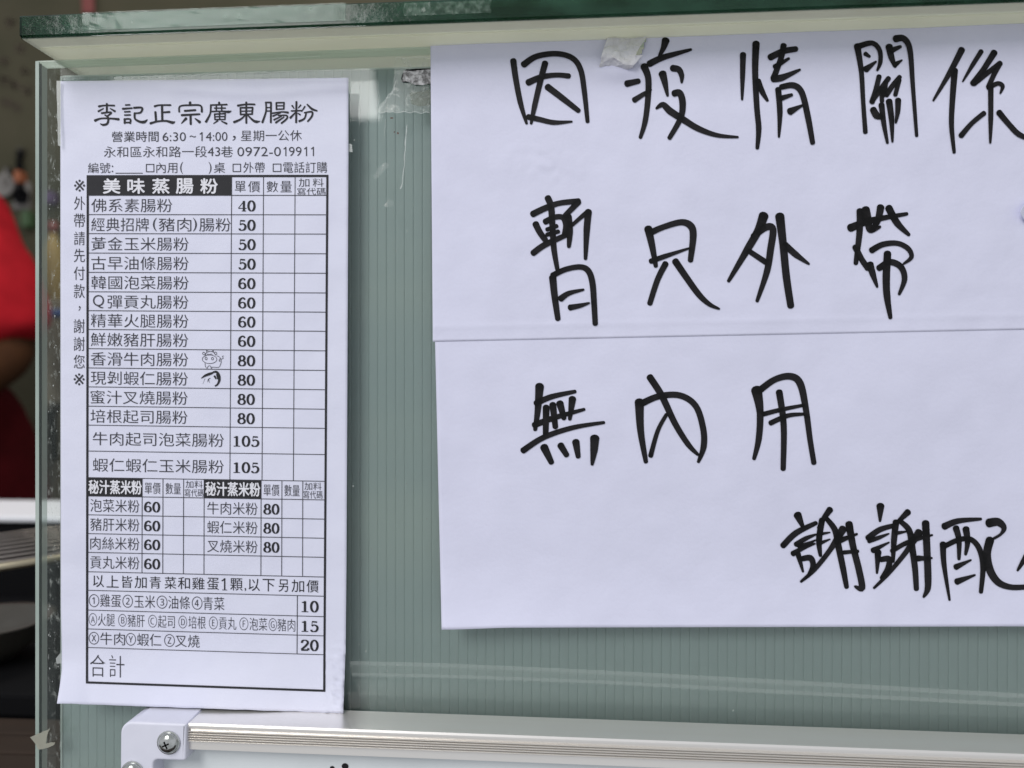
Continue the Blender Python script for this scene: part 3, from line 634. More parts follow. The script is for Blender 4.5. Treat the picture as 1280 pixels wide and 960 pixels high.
# writing: strokes traced as centre lines with widths
HW = {
'A': (620, 30, 4.2667, [
 [([(92,195),(105,290),(130,420),(163,530)],[28,26,24,12]),([(148,216),(215,173),(320,158),(405,180),(450,240),(470,350),(488,520)],[30,26,25,25,25,24,18]),([(172,312),(240,283),(320,272),(388,277)],[30,26,22,24]),([(262,208),(235,310),(205,440),(187,530)],[28,26,24,12]),([(275,335),(350,392),(440,462)],[30,28,22]),([(172,495),(230,508),(310,525),(405,520)],[26,24,22,5])],
 [([(905,88),(892,130),(872,168)],[36,24,14]),([(818,212),(880,182),(960,158),(1040,136)],[30,28,22,12]),([(790,225),(812,290),(810,400),(795,520),(770,605)],[34,28,26,24,16]),([(698,318),(760,304)],[30,24]),([(738,405),(790,372),(828,350)],[26,20,7]),([(888,265),(900,310),(915,382)],[36,28,10]),([(942,235),(975,243),(990,275),(990,312)],[30,28,24,10]),([(950,370),(980,368),(995,420),(985,500),(925,608)],[30,30,30,26,20]),([(855,450),(890,430),(930,465),(1000,510),(1080,558),(1180,593),(1290,603)],[6,26,32,30,27,20,4])]]),
'B': (900, 30, 3.368, [
 [([(97,128),(95,220),(93,318)],[22,18,8]),([(152,82),(148,200),(155,350),(163,440),(157,522)],[26,22,20,20,13]),([(160,240),(178,285),(200,322)],[22,20,10]),([(212,140),(265,115),(320,105)],[24,22,20]),([(268,90),(258,140),(238,195),(225,228)],[22,20,20,22]),([(232,180),(290,145)],[20,10]),([(225,230),(262,225),(337,192)],[26,24,6]),([(245,275),(252,370),(248,475)],[22,20,8]),([(258,265),(310,258),(345,290),(370,390),(390,500)],[20,22,22,22,18]),([(258,312),(302,298)],[20,12]),([(295,368),(347,342)],[26,8])],
 [([(578,92),(595,200),(603,330),(612,455)],[24,18,16,17]),([(580,95),(640,80),(672,110),(675,160),(662,195)],[22,18,17,16,8]),([(612,125),(630,137)],[16,10]),([(615,190),(657,158)],[24,6]),([(712,95),(722,140),(738,180)],[26,22,10]),([(720,112),(760,95)],[22,12]),([(735,172),(766,152)],[20,5]),([(740,62),(775,62),(800,110),(812,260),(828,470)],[26,22,20,16,12]),
  ([(670,220),(655,280),(640,328)],[18,18,20]),([(640,325),(675,275),(710,228)],[18,18,18]),([(700,240),(690,300)],16),([(700,298),(730,255),(757,222)],[20,18,16]),([(680,270),(682,325)],16),([(755,235),(738,298)],16),([(645,360),(660,385),(682,392)],[24,26,14]),([(680,340),(690,420),(705,500)],[22,18,10]),([(712,325),(722,400),(726,495)],[24,20,8]),([(750,320),(748,370),(740,415)],[22,18,8])],
 [([(1018,108),(970,200),(898,322)],[24,20,6]),([(988,195),(978,330),(975,430),(986,540)],[24,20,18,12]),([(1100,115),(1065,170),(1022,242)],[18,16,6]),([(1155,120),(1110,190),(1065,250)],[24,20,22]),([(1070,250),(1140,195),(1180,165)],[20,18,20]),([(1180,165),(1155,210),(1130,265)],[18,18,18]),([(1130,268),(1170,250),(1190,262),(1180,292)],[18,16,16,6]),([(1140,270),(1140,400),(1138,500)],[20,18,8]),([(1015,470),(1060,418),(1112,375)],[20,17,18]),([(1175,372),(1215,420),(1260,465),(1320,490)],[22,20,20,12])]]),
'C': (640, 230, 4.923, [
 [([(220,85),(240,140),(248,250),(258,400),(280,530)],[34,34,32,30,22]),([(128,185),(200,150),(290,118),(410,105)],[34,32,28,30]),([(410,110),(370,150),(325,195)],[30,30,26]),([(360,262),(420,208),(470,168)],[18,22,28]),([(470,170),(460,280),(452,460)],[36,34,18]),([(345,200),(355,290),(350,385)],[38,34,20]),([(145,245),(170,295),(205,345)],[34,32,30]),([(130,425),(200,375),(330,315)],[32,32,26]),([(205,232),(260,205),(310,205),(330,250),(322,310)],[32,28,28,28,26]),([(215,280),(275,258)],22),([(215,312),(285,292)],22),
  ([(250,575),(262,690),(282,830)],[38,34,28]),([(250,562),(330,525),(420,510),(470,535),(495,610),(505,740),(512,860)],[30,28,28,32,32,30,28]),([(300,705),(350,672),(440,650)],[34,26,12]),([(358,760),(420,748),(475,732)],[32,24,4])],
 [([(838,275),(862,380),(885,505)],[42,34,22]),([(850,300),(930,265),(1040,235),(1100,258),(1115,320),(1098,470)],[34,30,32,38,36,28]),([(855,475),(940,445),(1090,395)],[28,26,10]),([(945,490),(895,590),(848,735)],[32,30,28]),([(1005,475),(1070,570),(1150,680),(1215,740),(1275,768)],[36,34,32,24,8])]]),
'D': (890, 230, 3.282, [
 [([(212,130),(190,190),(150,260),(68,398)],[34,28,26,12]),([(170,215),(220,178),(250,185),(240,270),(225,360),(185,480)],[22,24,24,24,22,12]),([(152,275),(220,320)],[18,20]),([(278,132),(292,250),(305,380),(323,500)],[32,26,26,24]),([(300,250),(345,290),(398,328)],[24,22,4])],
 [([(568,180),(650,150),(800,122)],[28,22,12]),([(607,110),(605,200),(590,325)],[24,22,16]),([(630,105),(640,150),(650,190),(690,175)],[30,28,20,8]),([(692,95),(680,150),(655,190)],[26,22,16]),([(725,98),(760,160),(808,208)],[26,24,12]),([(588,258),(615,310),(640,345)],[22,20,22]),([(648,330),(660,370),(678,422)],[26,22,8]),([(655,272),(700,248),(760,243),(805,265),(818,300),(785,328)],[22,20,18,18,16,6]),([(720,285),(715,380),(718,460),(732,548)],[26,26,24,14]),([(685,345),(730,320),(775,340),(790,390),(768,452)],[22,22,22,20,10])]]),
'E': (640, 450, 3.0476, [
 [([(105,100),(98,190),(88,265)],[28,20,13]),([(92,165),(150,140),(240,120)],[20,18,12]),([(85,248),(160,220),(275,188)],[20,18,10]),([(130,180),(128,285)],[22,18]),([(155,170),(165,255)],[22,18]),([(182,165),(198,222)],[24,16]),([(230,148),(220,225)],[24,12]),([(42,345),(120,295),(230,258),(350,238)],[20,18,16,10]),([(122,332),(150,390)],[26,18]),([(185,325),(208,362)],[22,18]),([(243,312),(252,368)],[24,16]),([(315,298),(312,345),(305,398)],[30,24,8])],
 [([(485,160),(490,270),(510,388)],[30,22,14]),([(495,165),(560,138),(640,135),(700,175),(728,260),(730,330),(710,388)],[22,20,20,20,20,20,10]),([(525,65),(570,135),(620,240),(670,320),(708,360)],[22,22,20,18,10]),([(588,208),(555,270),(528,365)],[12,14,16])],
 [([(932,115),(945,200),(940,300),(922,376)],[36,22,20,12]),([(940,118),(1000,75),(1060,62),(1098,90),(1120,190),(1135,300),(1150,392)],[22,20,22,24,20,18,17]),([(1018,122),(1035,250),(1033,415)],[22,20,17]),([(958,206),(1030,188),(1112,172)],[16,14,10]),([(985,240),(1050,212),(1110,206)],[17,15,10])]]),
'F': (960, 600, 4.0, [
 [([(148,175),(175,235)],[34,16]),([(75,328),(140,265),(240,215)],[26,26,18]),([(140,322),(190,292),(240,272)],[22,20,8]),([(150,330),(200,318),(238,300)],[14,16,6]),([(125,368),(180,338),(235,318)],[24,18,6]),([(150,370),(175,458)],[24,10]),([(165,395),(212,390),(225,430),(200,482)],[22,26,24,14]),([(310,148),(280,190),(250,240)],[28,22,10]),([(270,200),(255,300),(262,378)],[26,26,14]),([(295,195),(335,250),(352,330),(375,440),(393,535)],[20,26,28,26,20]),([(250,272),(310,262)],[18,6]),([(250,320),(310,296)],[20,6]),([(165,508),(230,450),(310,350),(375,245)],[8,20,22,34]),([(345,308),(445,270)],[28,10]),([(405,220),(425,330),(455,450),(470,540),(435,532)],[32,28,28,28,6]),([(380,362),(450,356)],[18,14])],
 [([(562,130),(560,205)],[34,8]),([(500,290),(560,248),(640,225)],[26,24,18]),([(505,305),(555,288),(605,268)],[20,18,6]),([(525,352),(605,312)],[24,6]),([(550,360),(545,465)],[30,10]),([(565,398),(605,395),(600,440),(565,490)],[22,26,24,12]),([(700,160),(640,218)],[28,14]),([(640,210),(630,300),(625,408)],[28,26,14]),([(660,205),(705,250),(720,330),(735,440),(742,545)],[20,26,28,26,22]),([(640,266),(690,258)],[18,8]),([(620,355),(680,320),(730,300)],[20,20,20]),([(530,540),(600,470),(690,360),(755,262)],[6,18,22,34]),([(715,302),(822,275)],[26,8]),([(788,215),(795,350),(800,480),(798,545),(778,585)],[32,30,30,26,8]),([(750,392),(820,390)],[26,7])],
 [([(882,232),(950,205),(1065,195)],[30,24,12]),([(875,320),(880,420),(908,600)],[28,22,10]),([(885,330),(950,300),(1010,295),(1055,340),(1075,430),(1065,560)],[22,22,22,24,24,18]),([(940,240),(955,300),(955,395)],[28,24,14]),([(990,245),(998,310),(988,372)],[30,24,12]),([(940,435),(1015,400)],[26,7]),([(945,508),(1035,475)],[28,6]),([(1105,215),(1150,210),(1180,238),(1165,270),(1130,292)],[38,34,24,12,5]),([(1110,300),(1095,370),(1110,450),(1150,510),(1210,535),(1285,535),(1330,525)],[36,34,34,30,24,22,16])],
 [([(1330,325),(1290,385),(1248,452)],[26,26,10])]])}
for k, (ox, oy, f, chars) in HW.items():
    par, dep = (up_s, udepth) if k in 'ABCD' else (lo_s, ldepth)
    for strokes in chars:
        ink = Ink(); lines, dens = [], []
        for q, (pts, ws) in enumerate(strokes):
            if not isinstance(ws, list): ws = [ws] * len(pts)
            pts = [(ox + x / f, oy + y / f) for x, y in pts]; ws = [max(z_ * 1.2, .38 * max(ws)) / f for z_ in ws]
            b0 = len(ink.V); ink.brush(pts, ws, lift=q * 3e-6, sub=6); lines.append((b0, len(ink.V), pts, max(ws)))
        for q, (b0, b1, pts, wm) in enumerate(lines):
            dry = random.uniform(.0, .3)
            for vi in range(b0, b1):
                x, y, _ = ink.V[vi]; t = ink.T[vi]
                d_ = dry + .75 * (1 - sstep(.0, .22, t)) + .3 * sstep(.9, 1., t) + .25 * fn(x, y, .15, q)
                for q2, (_, _, p2, w2) in enumerate(lines):
                    if q2 == q: continue
                    for (xa, ya), (xb, yb) in zip(p2, p2[1:]):
                        ll = (xb - xa) ** 2 + (yb - ya) ** 2 or 1; tt = clamp(((x - xa) * (xb - xa) + (y - ya) * (yb - ya)) / ll)
                        if math.hypot(x - xa - tt * (xb - xa), y - ya - tt * (yb - ya)) < w2 * .5: d_ = 1.0; break
                dens.append(clamp(d_))
        V = [P(x, y, dep(x, y) - .00024 - l) for x, y, l in ink.V]
        ho = pobj('handwritten_character', V, ink.F, M['marker'], par)
        at = ho.data.attributes.new('ink_density', 'FLOAT', 'POINT'); at.data.foreach_set('value', dens)
tag(up_s, 'upper white paper sheet handwritten with two rows of large black marker characters', 'notice')
tag(lo_s, 'lower white paper sheet with two rows of marker writing, lapped under another sheet', 'notice')

# ================================================================== whiteboard standing before the pane
YF = -.0165
W0, W1 = P(232, 904.6, YF), P(1280, 943.5, YF)
ang = math.atan2(W1.z - W0.z, W1.x - W0.x)
wb = empty('whiteboard', W0); wb.rotation_euler = (0, -ang, 0)
sc_ = (P(740, 930, YF) - P(640, 930, YF)).length / 100           # metres per photograph pixel on the front of the frame
def wobj(name, bm, m, parent=None, smooth=False):
    o = objbm(name, bm, m, None, smooth); o.parent = parent or wb; return o
L = 1.1
# aluminium profile (extruded along local x): section in (y depth, z)
s = sc_
sec = [(.0155, 0), (.0006, 0), (0, -.0006), (0, -.0012), (.0009, -.0014), (.0009, -8.8 * s)]
for q in range(5):
    z0 = -8.8 * s - q * 3.1 * s
    sec += [(.0013, z0), (.0003, z0 - .25 * s), (-.0001, z0 - .8 * s), (-.0001, z0 - 1.4 * s), (.0003, z0 - 2.0 * s), (.0013, z0 - 2.3 * s)]
sec += [(.0010, -25 * s), (.0010, -34.5 * s), (.0022, -36 * s), (.0072, -36 * s), (.0155, -36 * s)]
def extr(sec, x0, x1):
    bm = bmesh.new(); a = [bm.verts.new((x0, y, z)) for y, z in sec]; b = [bm.verts.new((x1, y, z)) for y, z in sec]
    for i in range(len(sec)): 
        j = (i + 1) % len(sec); bm.faces.new((a[i], b[i], b[j], a[j]))
    bm.faces.new(a[::-1]); bm.faces.new(b); return bm
wobj('top_rail', extr(sec, -.004, L), M['alu'])
bm = extr([(y, z) for y, z in sec], -.30, -.004 - .0)
Mx = Matrix.Translation((-.0215, 0, -.006)) @ Matrix.Rotation(R(-90), 4, 'Y')
bmesh.ops.transform(bm, matrix=Mx @ Matrix.Scale(-1, 4, (1, 0, 0)), verts=bm.verts)
bm.free()
bm = bmesh.new(); box(bm, (-.0225, .0004, -.30), (-.0225 + 36 * s, .0155, -.010)); wobj('side_rail', bm, M['alu'])
bm = bmesh.new(); box(bm, (-.02, .0060, -.305), (L, .0150, -34 * s)); wobj('writing_surface', bm, M['board'])
bm = bmesh.new(); box(bm, (-.0225, .0004, -.31), (L, .0155, -.298)); wobj('bottom_rail', bm, M['alu'])
# white corner cap: L-shaped front, rounded outer corner, thick top
cw = lambda px: (px - 232) * s
cz = lambda py: -(py - 905) * s
pts = []
def arc(cx, cy, r, a0, a1, n=7): return [(cx + r * math.cos(R(a0 + (a1 - a0) * i / n)), cy + r * math.sin(R(a0 + (a1 - a0) * i / n))) for i in range(n + 1)]
xl, xr_, ztp = cw(148), cw(235), cz(903.5)
rr = 15 * s
out = arc(xl + rr, ztp - rr, rr, 180, 90) + arc(xr_ - 2 * s, ztp - 2 * s, 2 * s, 90, 0, 3) + arc(xr_ - 4 * s, cz(951) + 4 * s, 4 * s, 0, -90, 4) + arc(cw(198), cz(951) - 6 * s, 6 * s, 90, 180, 5) + [(cw(192), cz(1003)), (xl, cz(1003))]
bm = bmesh.new(); f = bm.faces.new([bm.verts.new((x, -.0012, z_)) for x, z_ in out])
ex = bmesh.ops.extrude_face_region(bm, geom=[f]); 
for g in ex['geom']:
    if isinstance(g, bmesh.types.BMVert): g.co.y = .0158
bmesh.ops.recalc_face_normals(bm, faces=bm.faces[:])
ed = [e for e in bm.edges if all(abs(v.co.y + .0012) < 1e-6 for v in e.verts)]
bmesh.ops.bevel(bm, geom=ed, offset=.0009, segments=4, affect='EDGES', profile=.6)
cap = wobj('corner_cap', bm, M['plastic'], smooth=False)
for p in cap.data.polygons: p.use_smooth = len(p.vertices) <= 4 and p.area < 4e-5
def screw(px, py):
    cx, czz = cw(px), cz(py)
    V, F = lathe([(.0041, 0), (.0041, .0004), (.0038, .0005)], 32); rm = obj('screw_seat', V, F, M['steel']); 
    e = obj('screw', *lathe([(.0036, 0), (.0036, .0006), (.0033, .0013), (.0026, .0019), (.0016, .0023), (.0006, .0024)], 32), M['steel'], None, True)
    e.parent = wb; e.location = (cx, -.0013, czz); e.rotation_euler = (R(90), 0, 0)
    rm.parent = e
    bm = bmesh.new()
    for a in (25, 115): box(bm, (-.0013, -.00026, .0018), (.0013, .00026, .00247), Matrix.Rotation(R(a), 4, 'Z'))
    c = objbm('cross_slot', bm, M['black']); c.parent = e
screw(212.5, 927.5); screw(165, 968)
# a scrap of black marker writing at the top of the board
ink = Ink(); 
V, F = [], []
for cx, cy, r in ((435, 958.5, 4.5), (430, 966, 4.5), (418, 961, 3.2)):
    q0 = len(V)
    for a in range(12): V.append((cw(cx + r * math.cos(a * math.pi / 6)), .0058 - .00001 * (cx % 3), cz(cy + r * .9 * math.sin(a * math.pi / 6)) + (cw(cx)) * 0 + math.tan(ang) * 0 + (cx - 232) * .037 * s - 11.5 * s))
    F.append(tuple(range(q0, q0 + 12)))
mo = obj('marker_dot', V, F, M['marker']); mo.parent = wb
tag(wb, 'whiteboard with ribbed aluminium frame and screwed white plastic corner', 'whiteboard')

# ================================================================== tape, scraps, grime and a painted reflection on the glass
def patch(name, outline, m, label, cat, Y=-.0003, jag=0.0, group=None, parent=None, thick=None):
    pts = []
    n_ = len(outline)
    for i in range(n_):
        (x1, y1), (x2, y2) = outline[i], outline[(i + 1) % n_]; k = max(1, int(math.hypot(x2 - x1, y2 - y1) / 4)) if jag else 1
        for q in range(k):
            t = q / k; pts.append((x1 + (x2 - x1) * t + jag * random.uniform(-1, 1), y1 + (y2 - y1) * t + jag * random.uniform(-1, 1)))
    V = [P(x, y, Y) for x, y in pts]
    o = obj(name, V, [tuple(range(len(V)))], m)
    if label: tag(o, label, cat, group)
    if parent: child(o, parent)
    return o
def taped(outline, label, Y=-.0003, m='tape', jag=.4, edges=()):
    e = empty('clear_tape', P(*outline[0], 0)); patch('film', outline, M[m], None, None, Y, jag, parent=e)
    for pts, wd in edges:
        ink = Ink(); jit = 1.3 if wd < 1 and len(pts) < 5 and pts[0][0] < 540 and pts[0][0] > 440 else 0
        pts = [(a[0] + (b[0] - a[0]) * q / 6 + jit * random.uniform(-1, 1), a[1] + (b[1] - a[1]) * q / 6 + jit * random.uniform(-1, 1)) for a, b in zip(pts, pts[1:]) for q in range(6)] + [pts[-1]] if jit else pts
        ink.brush(pts, wd, sub=6, cap=False)
        pobj('tape_rim', [P(x, y, Y - .00006) for x, y, l in ink.V], ink.F, M['tape_white' if wd < 2 and pts[0][1] < 500 else 'tape_soft'], e)
    tag(e, label, 'tape'); return e
taped([(82, 80.5), (200, 75.5), (536, 61), (536, 84), (405, 87.5), (330, 92), (115, 99.5), (100, 92)], 'wide pale reflection band painted along the top of the glass pane above the printed menu', jag=0, edges=[([(200, 82), (300, 76), (400, 70)], .7)])  # pale film added to imitate a lamp reflection on the pane
taped([(436, 826), (560, 829), (760, 838), (1000, 850), (1280, 866), (1280, 884), (1000, 869), (760, 855), (560, 847), (440, 844)], 'long clear tape strip below the handwritten sheet, starting at the menu edge', jag=0,
      edges=[([(438, 829), (560, 832), (760, 841), (1000, 854), (1280, 870)], 5.0), ([(440, 843), (560, 845.5), (760, 853), (1000, 866), (1280, 881)], 4.2), ([(437, 834), (560, 837), (760, 845.5), (1000, 858)], .6), ([(440, 846), (560, 848.5), (760, 856.5), (1000, 869)], .6)])
taped([(493, 73), (537, 72), (537, 140), (473, 140), (475, 130), (486, 120), (492, 108)], 'ragged clear tape remnant beside the black torn foil on the glass', m='residue', jag=.8, edges=[([(473, 140), (500, 140.5), (537, 141)], .8), ([(474, 138), (482, 126), (490, 117), (497, 100)], .7), ([(483, 122), (490, 116), (500, 121)], .8), ([(493, 74), (500, 72.5), (537, 72)], .6)])
foil = patch('torn_foil', [(501, 98), (504, 90), (508, 87), (539, 85.5), (539, 105), (527, 106), (520, 107), (513, 103), (503, 103)], M['black'], 'torn scrap of black and silver foil beside the top corner of the handwritten sheet', 'foil scrap', -.0006, .5)
fs = patch('silver_face', [(502, 98), (505, 89.5), (539, 86), (539, 104.5), (527, 106), (520, 107), (513, 103), (503, 102)], M['silver'], None, None, -.0008, 1.2); fs.parent = foil
taped([(512, 116), (539, 112), (539, 131), (522, 133), (514, 130)], 'dark greenish tape patch beneath the black torn foil', m='scratch', jag=.6).children[0].data.materials[0] = clear_mat('dark_tape', (.62, .66, .60), (.16, .19, .14), .45, rough=.2)
def line_mark(name, pts, wd, label, cat, m='tape_white', Y=-.0003):
    ink = Ink(); ink.brush(pts, wd, sub=6); o = obj(name, [P(x, y, Y) for x, y, l in ink.V], ink.F, M[m]); tag(o, label, cat); return o
line_mark('glue_line', [(508.7, 156), (508, 164), (507.4, 170), (506.6, 178), (506.5, 186), (505.4, 196), (505.6, 206), (504, 216), (503.2, 226), (502.2, 232), (500.5, 235.5)], [.7, 1.3, .7, 1.8, .9, 1.3, .7, 1.2, .8, 1.5, 1.6], 'thin white vertical glue line on the glass between the two papers', 'glue mark')
line_mark('glue_line', [(482, 150), (480, 172)], [1.0, .6], 'short faint glue trail under the ragged tape remnant', 'glue mark', 'residue')
patch('glue_smear', [(466, 222), (472, 210), (482, 202), (488, 206), (478, 216), (470, 224)], M['residue'], 'faint diagonal glue smear on the glass beside the menu', 'glue mark', -.0003, .8)
patch('glue_smear', [(480, 258), (484, 248), (490, 250), (493, 256), (486, 259)], M['residue'], 'small pale round glue smear below the diagonal smear', 'glue mark', -.0003, .5)
patch('tape_scrap', [(434, 178), (440, 181), (441, 190), (435, 190)], M['tape_white'], 'tiny clear tape scrap at the right edge of the menu', 'tape', -.0003, .3)
M['rust'] = mat('rust_speck', (.12, .035, .02), .8)
for (x, y, a, b, w_) in ((489.8, 147.5, 2.6, 1.1, 'longest rusty brown speck on the glass below the ragged tape'), (493, 165, 1.2, .8, 'tiniest rusty speck, paired with another beside the white glue line'), (497.3, 166.5, 1.4, 1.6, 'rusty speck next to the tiniest one beside the glue line')):
    patch('rust_speck', [(x + a * math.cos(t) * random.uniform(.6, 1.1), y + b * math.sin(t) * random.uniform(.6, 1.1)) for t in [i * math.pi / 4 for i in range(8)]], M['rust'], w_, 'speck', -.0003, 0, 'rusty specks on the glass')
# grimy film on the bare strip of glass left of the menu
patch('grime_film', [(60, 82), (77, 82), (77, 880), (77, 1000), (60, 1000)], M['scratch'], 'scratched grimy film on the bare glass left of the menu', 'grime', -.0002)
taped([(56, 83), (75, 83), (76, 100), (84, 101), (98, 99), (106, 98), (96, 90), (82, 82)], 'cloudy tape corner on the glass at the top corner of the menu', m='residue', jag=.5)
taped([(70.5, 101), (76, 101), (76, 182), (72.5, 182)], 'narrow clear tape holding the left edge of the menu', m='tape_white', Y=-.0022, jag=.2)
yt = patch('tape_scrap', [(38, 921.5), (47, 917), (62, 911), (59, 920), (57.5, 929), (69, 927.5), (68, 931), (60, 935), (48, 937), (45, 930)], M['yellow_tape'], 'torn yellowish tape scrap folded around the left edge of the glass', 'tape', -.0007, .5)
solid(yt, .0001)
patch('tape_scrap', [(70, 823), (76, 816), (77, 829), (71, 830)], M['tape_white'], 'small white tape scrap beside the lower left part of the menu', 'tape', -.0003, .5)
# dust specks
V, F = [], []
for i in range(150):
    x, y = random.uniform(60, 77) if i < 70 else random.uniform(440, 536), random.uniform(100, 880)
    if i > 120: x, y = random.uniform(440, 1270), random.uniform(800, 900)
    r = random.uniform(.3, .8); q = len(V)
    for k in range(6): V.append(P(x + r * math.cos(k), y + r * random.uniform(.7, 2.2) * math.sin(k), -.00035))
    F.append(tuple(range(q, q + 6)))
tag(obj('dust_specks', V, F, M['tape_white']), 'pale dust specks scattered over the glass', 'dust', kind='stuff')

# ================================================================== behind the glass: kitchen
# wall lettering, only blurred marks can be made out
sign = empty('wall_lettering', P(15, 140, wy))
for (x, y, n_) in ((13, 28, 3), (25, 60, 3), (4, 77, 3), (32, 88, 2), (6, 101, 3), (20, 106, 3), (33, 113, 3), (8, 128, 3), (20, 134, 2), (-22, 66, 3), (-24, 96, 3), (-10, 98, 3)):
    ink = Ink()
    for q in range(n_ + 2):
        a, b = random.uniform(-5, 5), random.uniform(-4, 4)
        if q % 2: ink.brush([(x - 6, y + b - 1), (x + 6, y + b + 1)], 2.2)
        else: ink.brush([(x + a, y - 5), (x + a * .8, y + 5)], 2.2)
    pobj('painted_character', [P(px, py, wy - .002) for px, py, l in ink.V], ink.F, M['wall_ink'], sign)
tag(sign, 'blurred rows of dark writing on the kitchen wall', 'lettering')
rs = obj('red_strip', [P(x, y, wy - d) for d in (.012, .001) for x, y in ((101, -30), (116, -30), (118, 16), (103, 16))], [(0, 1, 2, 3)[::-1], (4, 5, 6, 7), (0, 4, 5, 1), (1, 5, 6, 2), (2, 6, 7, 3), (3, 7, 4, 0)], M['redp']); tag(rs, 'dark red ribbon hanging on the wall above the glass shelf', 'ribbon')

def px_box(name, x0, x1, y0, y1, Y, dp, m, label, cat, bev=.004):
    a, b = P(x0, y1, Y), P(x1, y0, Y)
    bm = bmesh.new(); box(bm, (a.x, Y, a.z), (b.x, Y + dp, b.z), None, min(bev, (b.x - a.x) * .3, (b.z - a.z) * .3)); o = objbm(name, bm, M[m]); tag(o, label, cat); return o
def hang(name, pts, wd, m, label, cat, Y=wy - .015, bowl=None):
    e = empty(name, P(*pts[-1], Y))
    bm = bmesh.new(); prev = None
    for (x1, y1), (x2, y2) in zip(pts, pts[1:]):
        a, b = P(x1, y1, Y), P(x2, y2, Y); d = b - a
        g = bmesh.ops.create_cone(bm, cap_ends=True, segments=10, radius1=wd, radius2=wd * .8, depth=d.length)
        bmesh.ops.transform(bm, matrix=Matrix.Translation((a + b) / 2) @ d.to_track_quat('Z', 'Y').to_matrix().to_4x4(), verts=g['verts'])
    child(objbm('handle', bm, M[m], None, True), e)
    bm = bmesh.new(); h = P(*pts[0], Y); box(bm, (h.x - .006, Y - .004, h.z - .004), (h.x + .006, wy + .004, h.z + .006)); child(objbm('hook', bm, M['greyst']), e)
    if bowl:
        r, mm = bowl; c = P(*pts[-1], Y)
        V, F = lathe([(r * .3, -.012), (r * .75, -.010), (r, 0), (r * .92, .002), (r * .6, -.006)], 20)
        o = obj('bowl', V, F, M[mm], None, True); o.rotation_euler = (R(90), 0, 0); o.location = c + Vector((0, -.004, 0)); child(o, e)
    tag(e, label, cat); return e
hang('hanging_ladle', [(25, 188), (24, 205), (27, 245)], .008, 'black', 'black ladle hanging on the kitchen wall above the red shirt', 'ladle', bowl=(.022, 'black'))
hang('hanging_strainer', [(8, 212), (7, 226), (5, 232)], .005, 'grey', 'grey strainer hanging on the wall next to the black ladle', 'strainer', bowl=(.03, 'grey'))
def packet(x0, x1, y0, y1, m, label, Y=wy - .03):
    e = px_box('hanging_packet', x0, x1, y0, y1, Y, .032, m, label, 'packet', .008); return e
packet(16, 24, 212, 228, 'orange', 'small orange packet pinned to the kitchen wall')
packet(14, 36, 226, 262, 'grey', 'grey packet pinned to the wall behind the black ladle', wy - .008)
packet(24, 36, 262, 284, 'green', 'small green packet pinned below the grey packet')
packet(54, 64, 238, 254, 'purple', 'small purple packet seen through the glass strip')
# cream cabinet standing behind, with things in front of it
def cabinet():
    e = empty('kitchen_cabinet', (P(90, 300, 1.15).x, 1.15, -1.1))
    a, b = P(52, 300, 1.15), P(190, 300, 1.15); z0, z1 = -1.1, P(60, 372, 1.15).z
    bm = bmesh.new(); box(bm, (a.x, 1.16, z0), (b.x, 1.5, z1), None, .006); child(objbm('carcass', bm, M['beige']), e)
    zz = [z0 + .05, z0 + .45, z0 + .85, z1 - .01]
    for q in range(3):
        bm = bmesh.new(); box(bm, (a.x + .006, 1.148, zz[q]), (b.x - .006, 1.16, zz[q + 1] - .012), None, .003); d = child(objbm('drawer_front', bm, M['beige']), e)
        bm = bmesh.new(); box(bm, (a.x + .02, 1.135, (zz[q] + zz[q + 1]) / 2), (a.x + .10, 1.1485, (zz[q] + zz[q + 1]) / 2 + .012), None, .003); h = objbm('drawer_pull', bm, M['greyst']); h.parent = d; 
    tag(e, 'cream kitchen cabinet seen dimly through the glass left of the menu', 'cabinet'); return z1
czt = cabinet()
def bottle(px, Y, r, h, m, mc, label):
    x = P(px, 380, Y).x; e = empty('bottle', (x, Y, czt))
    o = obj('body', *lathe([(r * .9, 0), (r, .006), (r, h * .62), (r * .55, h * .75), (r * .38, h * .82), (r * .38, h * .88)], 20), M[m], None, True); o.parent = e
    o = obj('cap', *lathe([(r * .45, h * .87), (r * .45, h), (r * .3, h * 1.01)], 16), M[mc], None, True); o.parent = e
    tag(e, label, 'bottle')
bottle(66, 1.22, .022, .16, 'mustard', 'redp', 'mustard sauce bottle standing on the cream cabinet')
bottle(104, 1.25, .028, .19, 'green', 'black', 'green bottle on the cream cabinet behind the printed menu')
hang('hanging_brush', [(62, 515), (66, 540), (69, 575)], .008, 'black', 'dark brush handle hanging on the front of the cream cabinet', 'brush', Y=1.13)
px_box('blue_tray', 52, 92, 386, 396, 1.05, .1, 'blue', 'blue plastic tray edge on the cabinet front', 'tray')
